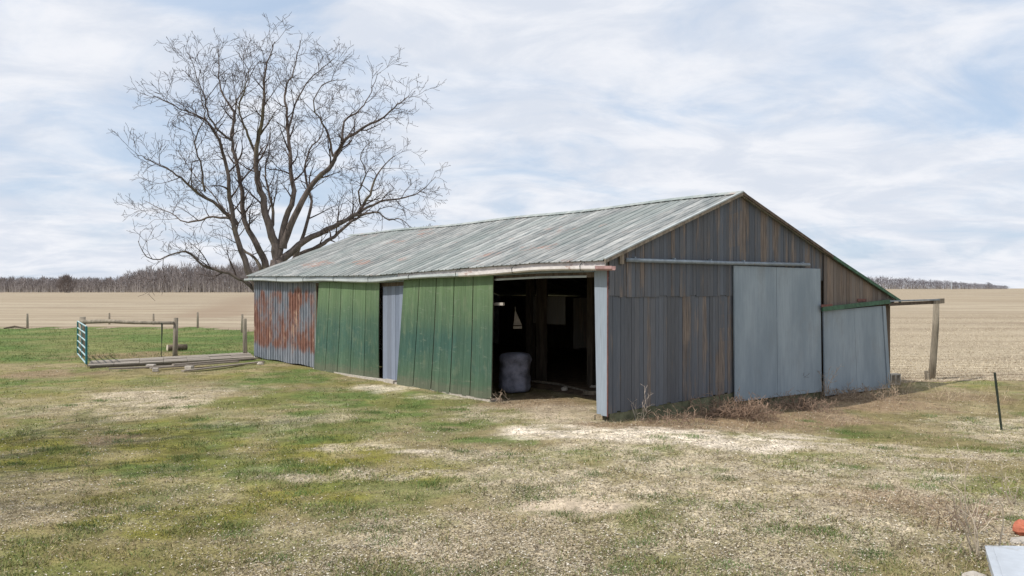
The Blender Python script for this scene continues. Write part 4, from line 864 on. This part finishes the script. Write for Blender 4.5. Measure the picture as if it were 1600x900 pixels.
# ---------------------------------------------------------------- dry weeds and brush
wspec = dict(n=[5, 4, 3], k=[4, 3, 3], wig=.16, up=.04, rmin=.0032, dens=[7, 9], len=[.22, .10], r=[.004, .003], ang=(20, 55))
def stalks(name, px, py, n, hh, spread, label, cat, z=0., seed=1, tone=(.34, .26, .19), r0=.006, lean=.35, spec=wspec, group=None):
    rn = random.Random(seed); gx, gy = G(px, py, z); mb = MB()
    for _ in range(n):
        a = rn.uniform(0, math.tau); rr_ = spread * rn.random() ** .6; q = rn.uniform(.6, 1.3)
        p = Vector((math.cos(a) * rr_, math.sin(a) * rr_ * .6, 0)); p.z = float(ghz(gx + p.x, gy + p.y)) - z - .02
        grow(mb, p, Vector((rn.gauss(0, lean), rn.gauss(0, lean), 1)), hh * rn.uniform(.5, 1.1), r0, 0, spec, rn, tuple(c * q for c in tone))
    o = mb.build(name, M['twig'], None); o.location = (gx, gy, z); return tag(o, label, cat, group)
stalks('weed', 1532, 868, 7, .95, .16, 'tall bare sapling stems rising left of the white cabinet', 'weeds', seed=2, tone=(.46, .39, .30), lean=.2, r0=.010)
stalks('weed', 1588, 790, 4, .65, .12, 'pair of pale leaning stems at the right edge of the yard', 'weeds', seed=3, tone=(.50, .43, .33), lean=.3, r0=.009)
stalks('weed', 1492, 835, 9, .50, .25, 'short dark twiggy weeds behind the pale rock', 'weeds', seed=4, tone=(.20, .15, .12))
stalks('weed', 1400, 860, 12, .16, .25, 'low scrubby weeds left of the sapling stems', 'weeds', seed=44, tone=(.30, .25, .17))
bspec = dict(n=[7, 5, 3], k=[4, 3, 3], wig=.30, up=-.04, rmin=.0045, dens=[6, 7], len=[.3, .14], r=[.005, .004], ang=(25, 70))
stalks('brush_pile', 1150, 650, 170, .62, .85, 'tangled pile of brown dead brush under the grey gable door', 'brush', -.08, 5, (.27, .19, .14), .006, .9, bspec)
stalks('brush_pile', 1060, 658, 60, .30, .7, 'low dead brush along the concrete footing', 'brush', -.02, 6, (.28, .20, .15), .005, .9, bspec)
stalks('brush_pile', 1250, 636, 120, .42, .8, 'dead brush at the right end of the grey sliding door', 'brush', -.15, 7, (.28, .20, .15), .005, .8, bspec)
stalks('brush_pile', 1345, 622, 150, .36, 1.2, 'dry weeds growing along the lean-to door', 'brush', -.22, 8, (.34, .26, .19), .005, .6, bspec)
stalks('weed', 1288, 622, 8, 1.1, .14, 'tall pale dead stems in the gap between the two grey doors', 'weeds', -.2, 9, (.48, .38, .29), lean=.12)
stalks('weed', 1236, 622, 9, .8, .18, 'dark thin stems standing against the grey sliding door', 'weeds', -.15, 10, (.16, .11, .10), lean=.25)
stalks('weed', 1000, 655, 6, .8, .12, 'few pale dead stems against the blue grey gable boards', 'weeds', 0, 11, (.40, .34, .29), lean=.2)
stalks('weed', 785, 630, 12, .32, .08, 'small twig heap at the foot of the wide green door', 'weeds', 0, 12, (.38, .30, .23), lean=.9, spec=bspec)
stalks('weed', 1405, 612, 40, .42, .5, 'dry tan weeds beyond the corner of the lean-to', 'weeds', -.25, 13, (.42, .34, .24))
stalks('weed', 1505, 625, 30, .38, 1.2, 'thin dry grass stems between the leaning post and the steel post', 'weeds', -.25, 14, (.46, .38, .26))
def gen_tall(n):
    x, y = scr(n, 6.0, 32, .72, .9); c = cover(x, y); k = (rng.random(n) < c[6] * .9) & ~inbarn(x, y, 1.8)[0]; x = x[k]; y = y[k]; m = len(x); r = rng.random((m, 1))
    col = np.where(r < .5, np.array([[.36, .26, .18]]), np.array([[.46, .38, .26]])) * rng.uniform(.5, 1.25, (m, 1))
    return x, y, rng.uniform(.06, .22, m), rng.uniform(.005, .012, m), np.clip(col, 0, 1), rng.uniform(.3, 2.6, m)
tag(blades('dead_grass', 90000, gen_tall), 'matted brown dead grass along the barn footing and lower right corner', 'dead grass')
def gen_tuft(n):
    m = 260; cx0, cy0 = scr(m, 6, 30, .68, .9); c = cover(cx0, cy0); keep = (rng.random(m) < .25 + .6 * c[0]) & ~inbarn(cx0, cy0)[0]; cx0 = cx0[keep]; cy0 = cy0[keep]; m = len(cx0); kk = n // m
    x = np.repeat(cx0, kk) + rng.normal(0, .13, m * kk); y = np.repeat(cy0, kk) + rng.normal(0, .11, m * kk); k = len(x)
    return x, y, rng.uniform(.02, .07, k), rng.uniform(.005, .010, k), np.array([[.115, .18, .06]]) * np.repeat(rng.uniform(.6, 1.3, (m, 1)), kk, 0), rng.uniform(.2, 1.3, k)
tag(blades('grass_tufts', 22000, gen_tuft), 'scattered darker green grass tufts across the yard', 'grass tufts')
